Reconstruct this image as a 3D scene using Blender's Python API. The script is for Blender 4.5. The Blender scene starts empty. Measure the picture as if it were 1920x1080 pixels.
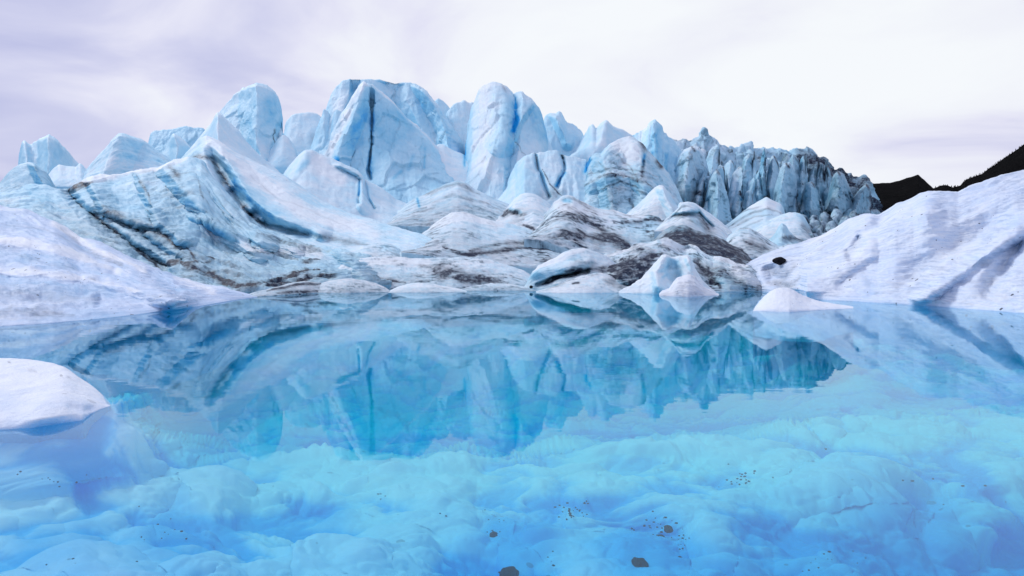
import bpy, bmesh, math, random
import numpy as np
# ------------------------------------------------------------------ camera, world, sun, exposure
S = bpy.context.scene
C = S.collection
H = 1.6            # eye height above the lake, metres
F = 1280.0         # focal length in photo pixels (24 mm on a 36 mm sensor)
HOR = 492.0        # horizon row
cam_d = bpy.data.cameras.new('camera'); cam = bpy.data.objects.new('camera', cam_d); C.objects.link(cam)
cam.location = (0, 0, H); cam.rotation_euler = (math.radians(90), 0, 0)
cam_d.lens = 24; cam_d.sensor_width = 36; cam_d.shift_y = -(540-HOR)/1920
cam_d.clip_start = 0.05; cam_d.clip_end = 20000
S.camera = cam
S.render.resolution_x = 1024; S.render.resolution_y = 576
S.render.engine = 'CYCLES'
S.view_settings.view_transform = 'Standard'; S.view_settings.look = 'None'
S.view_settings.gamma = 1; S.view_settings.exposure = 0.28
S.cycles.max_bounces = 8; S.cycles.transparent_max_bounces = 16; S.cycles.transmission_bounces = 6
S.cycles.diffuse_bounces = 4; S.cycles.volume_bounces = 1

SUN_EL, SUN_AZ = math.radians(42), math.radians(-58)   # azimuth from +Y, clockwise
w = bpy.data.worlds.new('World'); S.world = w; w.use_nodes = True
nt = w.node_tree; nt.nodes.clear()
def N(nt, t, **k):
    n = nt.nodes.new(t)
    for a, b in k.items():
        if a.startswith('i_'):
            n.inputs[int(a[2:]) if a[2:].isdigit() else a[2:].replace('_', ' ')].default_value = b
        else: setattr(n, a, b)
    return n
L = lambda nt, a, b: nt.links.new(a, b)
def ramp(nt, fac, stops, interp='LINEAR'):
    r = N(nt, 'ShaderNodeValToRGB'); r.color_ramp.interpolation = interp
    e = r.color_ramp.elements
    while len(e) < len(stops): e.new(0.5)
    for i, (p, c) in enumerate(stops):
        e[i].position = p; e[i].color = (c, c, c, 1) if isinstance(c, (int, float)) else (*c, 1)
    L(nt, fac, r.inputs[0]); return r.outputs[0]
def mixc(nt, f, a, b, bt='MIX'):
    m = N(nt, 'ShaderNodeMix', data_type='RGBA', blend_type=bt)
    for s, v in ((m.inputs[0], f), (m.inputs[6], a), (m.inputs[7], b)):
        if isinstance(v, (int, float)): s.default_value = v
        elif isinstance(v, tuple): s.default_value = (*v, 1)
        else: L(nt, v, s)
    return m.outputs[2]
def math_(nt, op, a, b=0.0, c=0.0, clamp=False):
    m = N(nt, 'ShaderNodeMath', operation=op, use_clamp=clamp)
    for s, v in zip(m.inputs, (a, b, c)):
        if isinstance(v, (int, float)): s.default_value = v
        else: L(nt, v, s)
    return m.outputs[0]
out = N(nt, 'ShaderNodeOutputWorld')
sky = N(nt, 'ShaderNodeTexSky', sky_type='NISHITA', sun_disc=False, sun_elevation=SUN_EL, sun_rotation=SUN_AZ)
bg1 = N(nt, 'ShaderNodeBackground'); bg1.inputs[1].default_value = 0.06; L(nt, sky.outputs[0], bg1.inputs[0])
tc = N(nt, 'ShaderNodeTexCoord')
sep = N(nt, 'ShaderNodeSeparateXYZ'); L(nt, tc.outputs['Generated'], sep.inputs[0])
# cloud deck: project the direction on a flat deck overhead so the clouds flatten to the horizon
zz = math_(nt, 'ADD', math_(nt, 'ABSOLUTE', sep.outputs[2]), 0.30)
cmb = N(nt, 'ShaderNodeCombineXYZ')
L(nt, math_(nt, 'DIVIDE', sep.outputs[0], zz), cmb.inputs[0]); L(nt, math_(nt, 'DIVIDE', sep.outputs[1], zz), cmb.inputs[1])
n1 = N(nt, 'ShaderNodeTexNoise', i_Scale=1.9, i_Detail=6.0, i_Roughness=0.5, i_Distortion=0.5); L(nt, cmb.outputs[0], n1.inputs['Vector'])
# a thinner, brighter patch of cloud ahead
dt = N(nt, 'ShaderNodeVectorMath', operation='DOT_PRODUCT'); L(nt, tc.outputs['Generated'], dt.inputs[0]); dt.inputs[1].default_value = (0.26, 0.955, 0.13)
glow = N(nt, 'ShaderNodeMapRange', i_1=0.78, i_2=0.992, i_3=-0.20, i_4=0.20); glow.interpolation_type = 'SMOOTHSTEP'; L(nt, dt.outputs['Value'], glow.inputs[0])
cl = math_(nt, 'ADD', math_(nt, 'MULTIPLY_ADD', n1.outputs[0], 1.25, -0.11), glow.outputs[0])
cc = ramp(nt, cl, [(0.18, (0.50, 0.52, 0.76)), (0.34, (0.62, 0.63, 0.83)), (0.46, (0.76, 0.76, 0.90)), (0.60, (0.86, 0.875, 0.94)), (0.78, (0.91, 0.935, 0.965))])
bg2 = N(nt, 'ShaderNodeBackground'); bg2.inputs[1].default_value = 0.88; L(nt, cc, bg2.inputs[0])
ms = N(nt, 'ShaderNodeMixShader'); ms.inputs[0].default_value = 0.93
L(nt, bg1.outputs[0], ms.inputs[1]); L(nt, bg2.outputs[0], ms.inputs[2]); L(nt, ms.outputs[0], out.inputs[0])

sd = bpy.data.lights.new('sun', 'SUN'); sd.energy = 1.5; sd.angle = math.radians(16); sd.color = (1, 0.98, 0.96)
so = bpy.data.objects.new('sun', sd); C.objects.link(so)
so.rotation_euler = (math.pi/2 - SUN_EL, 0, -SUN_AZ + math.pi)

# ------------------------------------------------------------------ noise
rng = np.random.RandomState(7)
PERM = np.tile(rng.permutation(256), 3)
_g = rng.normal(size=(256, 3)); G3 = _g/np.linalg.norm(_g, axis=1)[:, None]
def perlin(p):
    i = np.floor(p).astype(np.int64); f = p-i; i &= 255
    u = f*f*f*(f*(f*6-15)+10); r = 0
    for dx in (0, 1):
        a = PERM[i[..., 0]+dx]; wx = u[..., 0] if dx else 1-u[..., 0]
        for dy in (0, 1):
            b = PERM[a+i[..., 1]+dy]; wy = u[..., 1] if dy else 1-u[..., 1]
            for dz in (0, 1):
                g = G3[PERM[b+i[..., 2]+dz]]; wz = u[..., 2] if dz else 1-u[..., 2]
                r = r + wx*wy*wz*((f[..., 0]-dx)*g[..., 0]+(f[..., 1]-dy)*g[..., 1]+(f[..., 2]-dz)*g[..., 2])
    return r*1.5
def fbm(p, o=4, g=0.5, mode=0):
    r = 0; a = 1.0; t = 0
    for k in range(o):
        n = perlin(p*2.03**k + 17.3*k)
        if mode == 1: n = 1-2*np.abs(n)*1.4        # ridged
        if mode == 2: n = 2*np.abs(n)*1.4-0.6      # billow
        r = r + a*n; t += a; a *= g
    return r/t
def cell(p):
    """blocky facets: for each point the tilt plane of its nearest random cell (value, edge distance)"""
    i = np.floor(p).astype(np.int64); f1 = np.full(p.shape[:-1], 9.); f2 = f1.copy(); val = np.zeros(p.shape[:-1])
    for dx in (-1, 0, 1):
        for dy in (-1, 0, 1):
            for dz in (-1, 0, 1):
                c = i+np.array((dx, dy, dz)); h = PERM[PERM[PERM[c[..., 0] & 255]+(c[..., 1] & 255)]+(c[..., 2] & 255)]
                q = c+0.5+0.42*G3[h]; d = p-q; dd = (d*d).sum(-1)
                v = (d*G3[(h*7+3) & 255]).sum(-1)*1.3+(h/255.-0.5)
                n = dd < f1
                f2 = np.where(n, f1, np.minimum(f2, dd)); val = np.where(n, v, val); f1 = np.where(n, dd, f1)
    return val, np.sqrt(f2)-np.sqrt(f1)
def sstep(a, b, x):
    t = np.clip((x-a)/(b-a), 0, 1); return t*t*(3-2*t)
def V3(x, y, z): return np.stack(np.broadcast_arrays(x, y, z), -1).astype(float)
TAP = [1.0]
def pline(px, py, pts):
    """distance to a polyline and side (+ is right of / below its direction)"""
    best = np.full(px.shape, 1e9); side = np.ones(px.shape); al = np.full(px.shape, .5); tot = sum(math.hypot(q[0]-p[0], q[1]-p[1]) for p, q in zip(pts[:-1], pts[1:]))+1e-6; acc = 0
    if len(pts) == 1: pts = [pts[0], (pts[0][0]+.5, pts[0][1])]
    for (x0, y0), (x1, y1) in zip(pts[:-1], pts[1:]):
        dx, dy = x1-x0, y1-y0; l2 = dx*dx+dy*dy+1e-9
        t = np.clip(((px-x0)*dx+(py-y0)*dy)/l2, 0, 1)
        d = np.hypot(px-x0-t*dx, py-y0-t*dy); s = np.clip((dx*(py-y0)-dy*(px-x0))/math.sqrt(l2)/np.maximum(d, .01), -1, 1)
        m = d < best; best = np.where(m, d, best); side = np.where(m, s, side); al = np.where(m, (acc+t*math.sqrt(l2))/tot, al); acc += math.sqrt(l2)
    TAP[0] = sstep(0, .22, al)*(1-sstep(.75, 1, al)) if tot > 40 else 1.0
    return best, side

# ------------------------------------------------------------------ materials
def mat(name):
    m = bpy.data.materials.new(name); m.use_nodes = True; nt = m.node_tree; nt.nodes.clear()
    o = N(nt, 'ShaderNodeOutputMaterial'); return m, nt, o
def ice_material(name, white, pale, blue, deep, speck=0.5, scale=1.0, bump=0.5):
    m, nt, o = mat(name)
    at = N(nt, 'ShaderNodeAttribute', attribute_name='ice'); sp = N(nt, 'ShaderNodeSeparateColor'); L(nt, at.outputs[0], sp.inputs[0])
    geo = N(nt, 'ShaderNodeTexCoord')
    def noise(s, d=4, r=0.6, dist=0.0):
        n = N(nt, 'ShaderNodeTexNoise', i_Scale=s*scale, i_Detail=float(d), i_Roughness=r, i_Distortion=dist); L(nt, geo.outputs['Object'], n.inputs['Vector']); return n.outputs[0]
    nb = noise(0.35, 5, 0.62)
    b = math_(nt, 'ADD', sp.outputs[1], math_(nt, 'MULTIPLY', math_(nt, 'SUBTRACT', nb, 0.5), 0.45))
    col = ramp(nt, b, [(0.0, white), (0.30, pale), (0.66, blue), (0.80, tuple(0.5*p+0.5*q for p, q in zip(blue, deep))), (1.0, deep)])
    # fine grime, streaks, painted crevice shade and cryoconite specks
    nf = noise(3.0, 6, 0.72)
    dfac = math_(nt, 'MULTIPLY', sp.outputs[0], math_(nt, 'MULTIPLY_ADD', nf, 2.4, -0.2), clamp=True)
    col = mixc(nt, dfac, col, (0.016, 0.026, 0.052))
    vs = N(nt, 'ShaderNodeTexVoronoi', i_Scale=5.0*scale, i_Randomness=1.0); L(nt, geo.outputs['Object'], vs.inputs['Vector'])
    sc = N(nt, 'ShaderNodeSeparateColor'); L(nt, vs.outputs['Color'], sc.inputs[0])
    sel = math_(nt, 'GREATER_THAN', sc.outputs[0], 0.72)
    clus = ramp(nt, noise(0.5, 3, 0.6), [(0.45, 0.0), (0.66, 1.0)])
    pt = math_(nt, 'LESS_THAN', vs.outputs['Distance'], math_(nt, 'MULTIPLY', clus, math_(nt, 'MULTIPLY', sc.outputs[1], 0.42)))
    sf = math_(nt, 'MULTIPLY', math_(nt, 'MULTIPLY', pt, sel), math_(nt, 'MULTIPLY', sp.outputs[2], speck), clamp=True)
    col = mixc(nt, sf, col, (0.03, 0.035, 0.05))
    bs = N(nt, 'ShaderNodeBsdfPrincipled', i_Roughness=0.55, i_IOR=1.31); L(nt, col, bs.inputs['Base Color'])
    bs.inputs['Specular IOR Level'].default_value = 0.35
    bp = N(nt, 'ShaderNodeBump', i_Strength=bump, i_Distance=0.25/scale); L(nt, noise(1.6, 8, 0.68), bp.inputs['Height']); L(nt, bp.outputs[0], bs.inputs['Normal'])
    L(nt, bs.outputs[0], o.inputs[0]); return m
WHITE = (0.80, 0.86, 0.92)
M_NEAR = ice_material('weathered_ice', WHITE, (0.58, 0.71, 0.89), (0.36, 0.57, 0.80), (0.02, 0.30, 0.62), 0.9)
M_FAR = ice_material('glacier_ice', (0.79, 0.88, 0.93), (0.52, 0.79, 0.92), (0.25, 0.61, 0.82), (0.0, 0.36, 0.78), 0.3, 0.6, 0.6)
M_FALL = ice_material('icefall_ice', (0.72, 0.84, 0.92), (0.45, 0.71, 0.85), (0.20, 0.50, 0.68), (0.0, 0.30, 0.60), 0.5, 0.5, 0.8)
M_BED = ice_material('submerged_ice', (0.95, 0.965, 0.98), (0.60, 0.84, 0.98), (0.13, 0.60, 0.95), (0.0, 0.45, 0.88), 0.4, 1.2, 0.08)
def rock_material(name, c1, c2, sc):
    m, nt, o = mat(name); geo = N(nt, 'ShaderNodeTexCoord')
    n = N(nt, 'ShaderNodeTexNoise', i_Scale=sc, i_Detail=8.0, i_Roughness=0.7); L(nt, geo.outputs['Object'], n.inputs['Vector'])
    bs = N(nt, 'ShaderNodeBsdfPrincipled', i_Roughness=0.9); L(nt, ramp(nt, n.outputs[0], [(0.3, c1), (0.7, c2)]), bs.inputs['Base Color'])
    bs.inputs['Specular IOR Level'].default_value = 0.02
    bp = N(nt, 'ShaderNodeBump', i_Strength=0.8, i_Distance=0.3/sc); L(nt, n.outputs[0], bp.inputs['Height']); L(nt, bp.outputs[0], bs.inputs['Normal'])
    L(nt, bs.outputs[0], o.inputs[0]); return m
M_ROCK = rock_material('dark_rock', (0.006, 0.007, 0.010), (0.03, 0.03, 0.035), 4.0)
M_SUNK = rock_material('sunken_rock', (0.002, 0.012, 0.03), (0.006, 0.03, 0.05), 4.0)
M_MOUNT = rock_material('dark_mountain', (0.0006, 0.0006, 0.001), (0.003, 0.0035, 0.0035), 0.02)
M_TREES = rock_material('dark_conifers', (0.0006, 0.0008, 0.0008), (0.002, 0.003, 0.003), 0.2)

# ------------------------------------------------------------------ builders
def tag(o, label=None, cat=None, group=None, kind=None):
    for k, v in (('label', label), ('category', cat), ('group', group), ('kind', kind)):
        if v: o[k] = v
    return o
def mesh_grid(name, P, att, m, origin=None):
    R, K = P.shape[:2]
    me = bpy.data.meshes.new(name)
    if origin is None: origin = np.zeros(3)
    idx = np.arange(R*K).reshape(R, K)
    q = np.stack([idx[:-1, :-1], idx[1:, :-1], idx[1:, 1:], idx[:-1, 1:]], -1).reshape(-1, 4)
    me.vertices.add(R*K); me.vertices.foreach_set('co', (P-origin).astype(np.float32).ravel())
    me.loops.add(q.size); me.loops.foreach_set('vertex_index', q.astype(np.int32).ravel())
    me.polygons.add(len(q)); me.polygons.foreach_set('loop_start', np.arange(0, q.size, 4, dtype=np.int32))
    me.polygons.foreach_set('use_smooth', np.ones(len(q), dtype=bool))
    me.update(calc_edges=True); me.validate()
    if att is not None:
        a = me.color_attributes.new('ice', 'FLOAT_COLOR', 'POINT')
        c = np.concatenate([att, np.ones(att.shape[:-1]+(1,))], -1)
        a.data.foreach_set('color', c.astype(np.float32).ravel())
    me.materials.append(m)
    o = bpy.data.objects.new(name, me); o.location = origin; C.objects.link(o); return o
def grid_normals(P):
    du = np.gradient(P, axis=1); dv = np.gradient(P, axis=0)
    n = np.cross(dv, du); l = np.linalg.norm(n, axis=-1, keepdims=True); return n/np.maximum(l, 1e-9)
def gsmooth(a, s):
    if s <= 0: return a
    k = np.exp(-0.5*(np.arange(-int(3*s), int(3*s)+1)/s)**2); k /= k.sum()
    e = len(k)//2; return np.convolve(np.concatenate([np.full(e, a[0]), a, np.full(e, a[-1])]), k, 'valid')
def prof(v, px):
    return np.interp(px, [a for a, _ in v], [b for _, b in v]) if isinstance(v, (list, tuple)) else np.full(px.shape, float(v))
STEP = 1.9
SEED = [0]
def form(name, label, cat, top, bot, yt, yb=None, p=1.35, feats=(), dirt=(), blue=(), white=(), d0=0.02, b0=0.1, steep=0.5,
         amp=0.035, nf=2.6, strat=(0, 0, 0), sdirt=0.0, flute=(0, 0), facet=(0, 0), m=None, thick=None, skirt=(1.6, 1.6),
         sm=1.5, warp=4.0, group=None, spk=0.6, step=None, mode=0, auto=0, lean=1.0, ext=True):
    """One body of ice. top / bot: its crest and foot seen from the lake; yt / yb: how far off crest and foot stand.
    yb None: the foot stands in the lake and goes on below the surface."""
    SEED[0] += 1; sd = SEED[0]*13.7
    st = step or STEP
    if ext and m is not M_FALL:
        top = list(top)
        for e in (0, -1):
            bx = float(prof(bot, np.array([top[e][0]*1.0]))[0]); g = bx-top[e][1]
            if 5 < g < 60: top.insert(0 if e == 0 else len(top), (top[e][0]+(-1 if e == 0 else 1)*g*0.9, bx-.5))
    x0, x1 = top[0][0], top[-1][0]
    K = max(8, int((x1-x0)/st)); px = np.linspace(x0, x1, K)
    T = gsmooth(prof(top, px), sm/st*1.0)
    B = prof(bot, px) if isinstance(bot, (list, tuple)) else np.full(K, float(bot))
    B = np.maximum(B, T+0.5)
    R = max(8, int((B-T).max()/st))
    v = np.linspace(0, 1, R)[:, None]                       # 0 crest, 1 foot
    PX = np.broadcast_to(px, (R, K)).copy(); PY = T+(B-T)*v
    YT = prof(yt, px)
    water = yb is None
    YB = H*F/(B-HOR) if water else prof(yb, px)
    ks = min(18, K/8); YT = gsmooth(YT, ks); YB = YB if water else gsmooth(YB, ks)
    YT = np.maximum(YT, YB*1.002)
    s = 1-v
    Y = YB+(YT-YB)*s**p
    hm = float(np.median(YT))/F*float((B-T).max())         # size in metres
    if auto:
        ra = random.Random(SEED[0]*31+5); feats = list(feats); Wd = x1-x0
        for k in range(auto):
            xa = x0+Wd*(k+ra.uniform(.2, .9))/auto; hh = float(np.interp(xa, px, B-T)); ta = float(np.interp(xa, px, T))
            s0 = ra.uniform(-.05, .3)*hh; s1 = ra.uniform(.7, 1.1)*hh; dx = lean*ra.uniform(.5, 2.0)*hh
            ln = [(xa, ta+s0), (xa+dx*.4, ta+s0+(s1-s0)*.35), (xa+dx, ta+s1)]
            feats.append((ln, ra.uniform(.25, .7)*hh+4, ra.uniform(.12, .35)*hh+3, ra.uniform(.05, .11)*hm*ra.choice((1, 1, -.7))))
    wx = PX+warp*fbm(V3(PX/45, PY/45, sd), 4); wy = PY+warp*fbm(V3(PX/45, PY/45, sd+50), 4)
    for f in feats:                                         # (line, reach above/left, reach below/right, push in metres)
        d, sg = pline(wx, wy, f[0]); r = (f[1]+f[2])/2+sg*(f[2]-f[1])/2; t = np.clip(1-d/np.maximum(r, .01), 0, 1)
        if len(f) > 4 and f[4] == 's': t = t*t*(3-2*t)*(TAP[0] if f[3] < 0 else 1)
        Y = Y-f[3]*t*np.minimum(1, (PY-T)/6+0.15)*(np.clip((B-PY)/14, 0, 1) if water else 1)
    X = (PX-960)/F*Y; Z = H-(PY-HOR)/F*Y
    P = np.stack([X, Y, Z], -1)
    # the far side
    th = thick if thick else 0.5*hm+1.0
    nb = 9; t = np.linspace(0, 1, nb+1)[1:][::-1][:, None]
    yb_ = YT+th*t*np.minimum(1, (B-T)/12+0.1); zf = -2.0 if water else np.minimum(Z[-1], Z[0])-2.5
    back = np.stack([(px-960)/F*yb_, yb_, Z[0]+(zf-Z[0])*t**1.6], -1)
    ns = 7; t2 = np.linspace(0, 1, ns+1)[1:][:, None]
    sk = P[-1][None]+np.stack([0*t2+0*px, -skirt[0]*t2**1.2*np.clip((B-T)/30, .05, 1), -skirt[1]*t2**0.9+0*px], -1) if water else \
        P[-1][None]+np.stack([0*t2+0*px, -0.4*t2+0*px, -3.5*t2+0*px], -1)
    P = np.concatenate([back, P, sk], 0)
    pad = lambda A: np.concatenate([np.repeat(A[:1], nb, 0), A, np.repeat(A[-1:], ns, 0)], 0)
    WX, WY, PXa, PYa = pad(wx), pad(wy), pad(PX), pad(PY)
    VV = np.concatenate([-t[:, 0]*0.4, v[:, 0], 1+t2[:, 0]*0.15])[:, None]
    n = grid_normals(P)
    nz0 = n[..., 2]
    disp = 0
    q = P*(nf/hm)
    disp = disp+amp*hm*fbm(q+sd, 6, 0.57, mode)
    UU = (PXa-x0)/100.0; HH = (B-T)/100.0
    if strat[1]:     # flow banding that runs along the body: (bands per 100 px of height, amp, waviness)
        sv = fbm(V3(UU*strat[2], VV*max((B-T).max()/100, .3)*strat[0]+0.6*fbm(V3(UU*1.3, VV*2, sd), 3), sd), 4, 0.6, 1)
        disp = disp+strat[1]*hm*sv
    if flute[1]:
        fv = fbm(V3(UU*flute[0]+0.4*fbm(V3(UU*2, VV*2, sd+9), 3), VV*1.3, sd+3), 4, 0.55, 1)
        disp = disp+flute[1]*hm*fv
    edge = None
    crest = np.concatenate([np.full(nb, .2), np.clip(0.25+v[:, 0]*4, 0, 1), np.ones(ns)])[:, None]
    if facet[1]:
        fs = facet[0]/hm
        cv, edge = cell(V3(P[..., 0]*fs*1.5, P[..., 1]*fs*0.9, P[..., 2]*fs*0.75)+sd+0.35*fbm(P*fs*1.1, 3)[..., None])
        disp = disp+facet[1]*hm*cv*crest
        cv2, e2 = cell(V3(P[..., 0]*fs*3.5, P[..., 1]*fs*2.5, P[..., 2]*fs*2.2)+sd)
        disp = disp+facet[1]*0.33*hm*cv2*crest
    if water:       # keep the waterline where it is
        disp = disp*np.clip(np.abs(P[..., 2])/0.25+0.1, 0, 1)
    P = P+n*disp[..., None]
    # colour of ice and dirt, with light and shade painted in by some strokes
    dd = np.full(P.shape[:2], d0)+(0.20*sstep(0.15, 0.8, VV+0.5*fbm(V3(UU*1.5, VV*2.5, sd+33), 4)) if auto and sdirt > .2 else 0); bb = np.full(P.shape[:2], b0)
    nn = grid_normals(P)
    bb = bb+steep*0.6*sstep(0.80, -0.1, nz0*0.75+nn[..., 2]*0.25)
    bb = bb+0.20*fbm(P*np.array((5.5, 5.5, 2.2))/hm+sd+5, 6, 0.62)
    bb = np.minimum(bb, 0.62)
    if sdirt and strat[0]:
        lay = fbm(V3(UU*strat[2]*1.5, VV*max((B-T).max()/100, .3)*strat[0]*1.8+0.5*fbm(V3(UU*1.3, VV*2, sd), 3), sd+40), 5, 0.65)
        patch = sstep(-0.15, 0.35, fbm(V3(UU*0.9, VV*1.3, sd+70), 3))
        dd = dd+sdirt*sstep(-0.02, 0.42, lay)*patch
        fine = fbm(V3(UU*strat[2]*1.8+9, VV*max((B-T).max()/100, .3)*strat[0]*4.5+0.7*fbm(V3(UU*2.0, VV*3, sd+5), 4), sd+60), 4, 0.6, 1)
        patch2 = sstep(-0.25, 0.3, fbm(V3(UU*1.6, VV*2.3, sd+90), 3))
        dd = dd+sdirt*0.9*sstep(0.30, 0.75, fine)*patch2; bb = bb+0.12*sstep(0.2, 0.7, fine)
    if edge is not None and m is M_FALL: dd = dd+0.45*sstep(0.10, 0.0, edge)*sstep(0.0, 0.3, fbm(P*(2/hm)+sd, 3)+.1)
    for pts, wd, a in dirt:  # dirt, plus shade painted into wall crevices and the black hollow
        d, _ = pline(WX, WY, pts); d = d/(wd*(0.35+0.65*TAP[0])*(0.65+0.9*np.clip(fbm(V3(WX/22, WY/22, sd+3), 3)+0.4, 0, 1))); dd = dd+(1.35*a if auto else a)*np.exp(-d**2*1.4)*np.clip(0.9+0.9*fbm(V3(WX/18, WY/9, sd+12), 5, .65), 0.1, 1.4)
    for pts, wd, a in blue:  # bluer ice, plus shade painted on turned-away sides of towers and ridges
        d, _ = pline(WX, WY, pts); md = np.clip(0.85+0.9*fbm(V3(WX/16, WY/16, sd+11), 4), 0.2, 1.3)
        bb = bb+(a*np.exp(-(d/wd)**2*1.4) if a > .55 else 0.62*a*md*np.exp(-(d/wd/1.2)**2)*(0.25+0.75*TAP[0]))
    for pts, wd, a in white:  # white crust, plus light painted on some faces and crests
        d, _ = pline(WX, WY, pts); e = a*np.exp(-(d/wd)**2*1.2); bb = bb-e; dd = dd*(1-np.clip(e, 0, 1))
    if water: bb = bb+0.15*sstep(0.12, -0.1, P[..., 2])+0.30*sstep(0, -0.35, P[..., 2]); dd = dd*sstep(-0.35, 0.1, P[..., 2])
    att = np.stack([np.clip(dd, 0, 1), np.clip(bb, 0, 1), np.full(dd.shape, spk)], -1)
    org = np.array([P[..., 0].mean(), P[..., 1].mean(), max(0., float(Z[-1].mean()))])
    o = mesh_grid(name, P, att, m or M_FAR, org)
    return tag(o, label, cat, group)
# ------------------------------------------------------------------ the lake
def water_y(py): return H*F/(py-HOR)
bm = bmesh.new(); bmesh.ops.create_cube(bm, size=1)
bmesh.ops.scale(bm, vec=(700, 420, 14), verts=bm.verts); bmesh.ops.translate(bm, vec=(0, 190, -7), verts=bm.verts)
me = bpy.data.meshes.new('water'); bm.to_mesh(me); bm.free()
wo = bpy.data.objects.new('water', me); C.objects.link(wo); tag(wo, kind='structure')
m, nt, o = mat('lake_water')
gl = N(nt, 'ShaderNodeBsdfGlossy', i_Roughness=0.0); gl.inputs[0].default_value = (0.78, 0.93, 1, 1)
tr = N(nt, 'ShaderNodeBsdfTransparent'); fr = N(nt, 'ShaderNodeFresnel', i_IOR=1.30)
geo = N(nt, 'ShaderNodeTexCoord')
mp = N(nt, 'ShaderNodeMapping'); mp.inputs['Scale'].default_value = (0.35, 1.0, 1.0); L(nt, geo.outputs['Object'], mp.inputs[0])
r1 = N(nt, 'ShaderNodeTexNoise', i_Scale=2.2, i_Detail=3.0); L(nt, mp.outputs[0], r1.inputs['Vector'])
bp = N(nt, 'ShaderNodeBump', i_Strength=1.0, i_Distance=0.0009)
r2 = N(nt, 'ShaderNodeTexNoise', i_Scale=0.14, i_Detail=2.0); L(nt, geo.outputs['Object'], r2.inputs['Vector'])
L(nt, math_(nt, 'MULTIPLY', r1.outputs[0], ramp(nt, r2.outputs[0], [(0.40, 0.3), (0.62, 2.2)])), bp.inputs['Height'])
L(nt, bp.outputs[0], gl.inputs['Normal']); L(nt, bp.outputs[0], fr.inputs['Normal'])
ms = N(nt, 'ShaderNodeMixShader'); L(nt, fr.outputs[0], ms.inputs[0]); L(nt, tr.outputs[0], ms.inputs[1]); L(nt, gl.outputs[0], ms.inputs[2])
L(nt, ms.outputs[0], o.inputs['Surface'])
va = N(nt, 'ShaderNodeVolumeAbsorption'); va.inputs[0].default_value = (0.0, 0.915, 0.970, 1); va.inputs[1].default_value = 0.32
vs = N(nt, 'ShaderNodeVolumeScatter'); vs.inputs[0].default_value = (0.10, 0.72, 1.0, 1); vs.inputs['Density'].default_value = 0.05
ads = N(nt, 'ShaderNodeAddShader'); L(nt, va.outputs[0], ads.inputs[0]); L(nt, vs.outputs[0], ads.inputs[1]); L(nt, ads.outputs[0], o.inputs['Volume'])
m.cycles.homogeneous_volume = True
me.materials.append(m)

# bed of submerged ice; depth in metres under the point seen at (px, py)
CREST = [(-400, 960), (0, 940), (90, 937), (190, 922), (340, 902), (440, 868), (520, 862), (640, 866), (760, 872), (870, 856), (960, 868), (1000, 852), (1060, 840),
         (1140, 838), (1250, 838), (1330, 832), (1400, 826), (1500, 800), (1600, 786), (1700, 782), (1920, 770), (2400, 760)]
SHELF2 = [(-400, 800), (0, 815), (130, 806), (250, 806), (330, 836), (450, 848), (520, 800), (640, 775), (700, 778), (760, 810), (840, 800), (900, 770), (980, 790), (1060, 800), (1200, 805), (1300, 800), (2400, 760)]
HOLES = [(1000, 1010, 45, .5), (935, 1085, 80, 1.2), (1195, 1050, 60, .9), (925, 1003, 25, .3), (1250, 995, 30, .3), (1274, 1050, 26, .3),
         (300, 1005, 55, .5), (160, 1000, 40, .4), (60, 1015, 50, .5), (640, 968, 30, .2), (1420, 985, 40, .25), (1730, 960, 60, .5), (600, 975, 34, .4), (330, 960, 30, .3)]
def bed_depth(px, py):
    wob = 16*fbm(V3(px/120, py/80, 3.3), 3); wp = px+30*fbm(V3(px/150, py/150, 9.1), 3)
    c = np.interp(wp, *zip(*CREST))+wob*0.6; s2 = np.interp(wp, *zip(*SHELF2))+wob
    lf = sstep(560, 180, px); d = 0.95-0.45*lf+0.0011*np.clip(1080-py, -200, 400)+0.8*sstep(1250, 1950, px)*sstep(840, 1080, py)
    d = d-0.13*fbm(V3(px/240, py/150, 1.2), 2, 0.3, 2)
    for x, y, r, a in HOLES: d = d+0.13*a*np.exp(-((px-x)**2+((py-y)*1.3)**2)/(1.5*r)**2)
    mid = 2.4-1.9*lf+0.12*fbm(V3(px/140, py/90, 5.2), 2, 0.4, 2); deep = 1.6+(1.9-1.6*sstep(1250, 1650, px))*sstep(590, 760, py)+0.35*fbm(V3(px/160, py/100, 8.), 2)
    a = sstep(c+4, c-22, py); b = sstep(s2+6, s2-24, py)
    d = d*(1-a)+mid*a; d = d*(1-b)+deep*b
    ft = np.interp(px, [-420, 0, 100, 207, 330], [818, 804, 792, 765, 735])
    fm = sstep(330, 215, px)*sstep(-30, -4, py-ft)*(1-sstep(110, 230, py-ft))
    return d*(1-fm)+(0.04+0.0034*np.clip(py-ft, 0, 400))*fm
pyr = np.concatenate([np.arange(585, 760, 3.0), np.arange(760, 1130, 1.8), np.geomspace(1132, 4200, 40)])
pxr = np.concatenate([np.linspace(-2600, -60, 60)[:-1], np.arange(-60, 1980, 2.4), np.linspace(1980, 4500, 60)])
PX, PY = np.meshgrid(pxr, pyr)
D = bed_depth(PX, PY)
Y = (H+D)*F/(PY-HOR); Y = np.minimum(Y, 55+0*Y)
Y = np.maximum.accumulate(Y[::-1], axis=0)[::-1]
P = np.stack([(PX-960)/F*Y, Y, -D], -1); n = grid_normals(P)
near = np.clip(9/Y, 0.3, 1.2)[..., None]
bil = fbm(P*0.55+3+0.35*fbm(P*0.8+50, 2)[..., None], 5, 0.50, 2)[..., None]; fin = fbm(P*3.1+8, 4, 0.6)[..., None]
P = P+n*(0.24*bil+0.006*fin)*np.clip(D/0.8, 0.12, 1)[..., None]; P[..., 2] = np.minimum(P[..., 2], -0.03)
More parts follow.
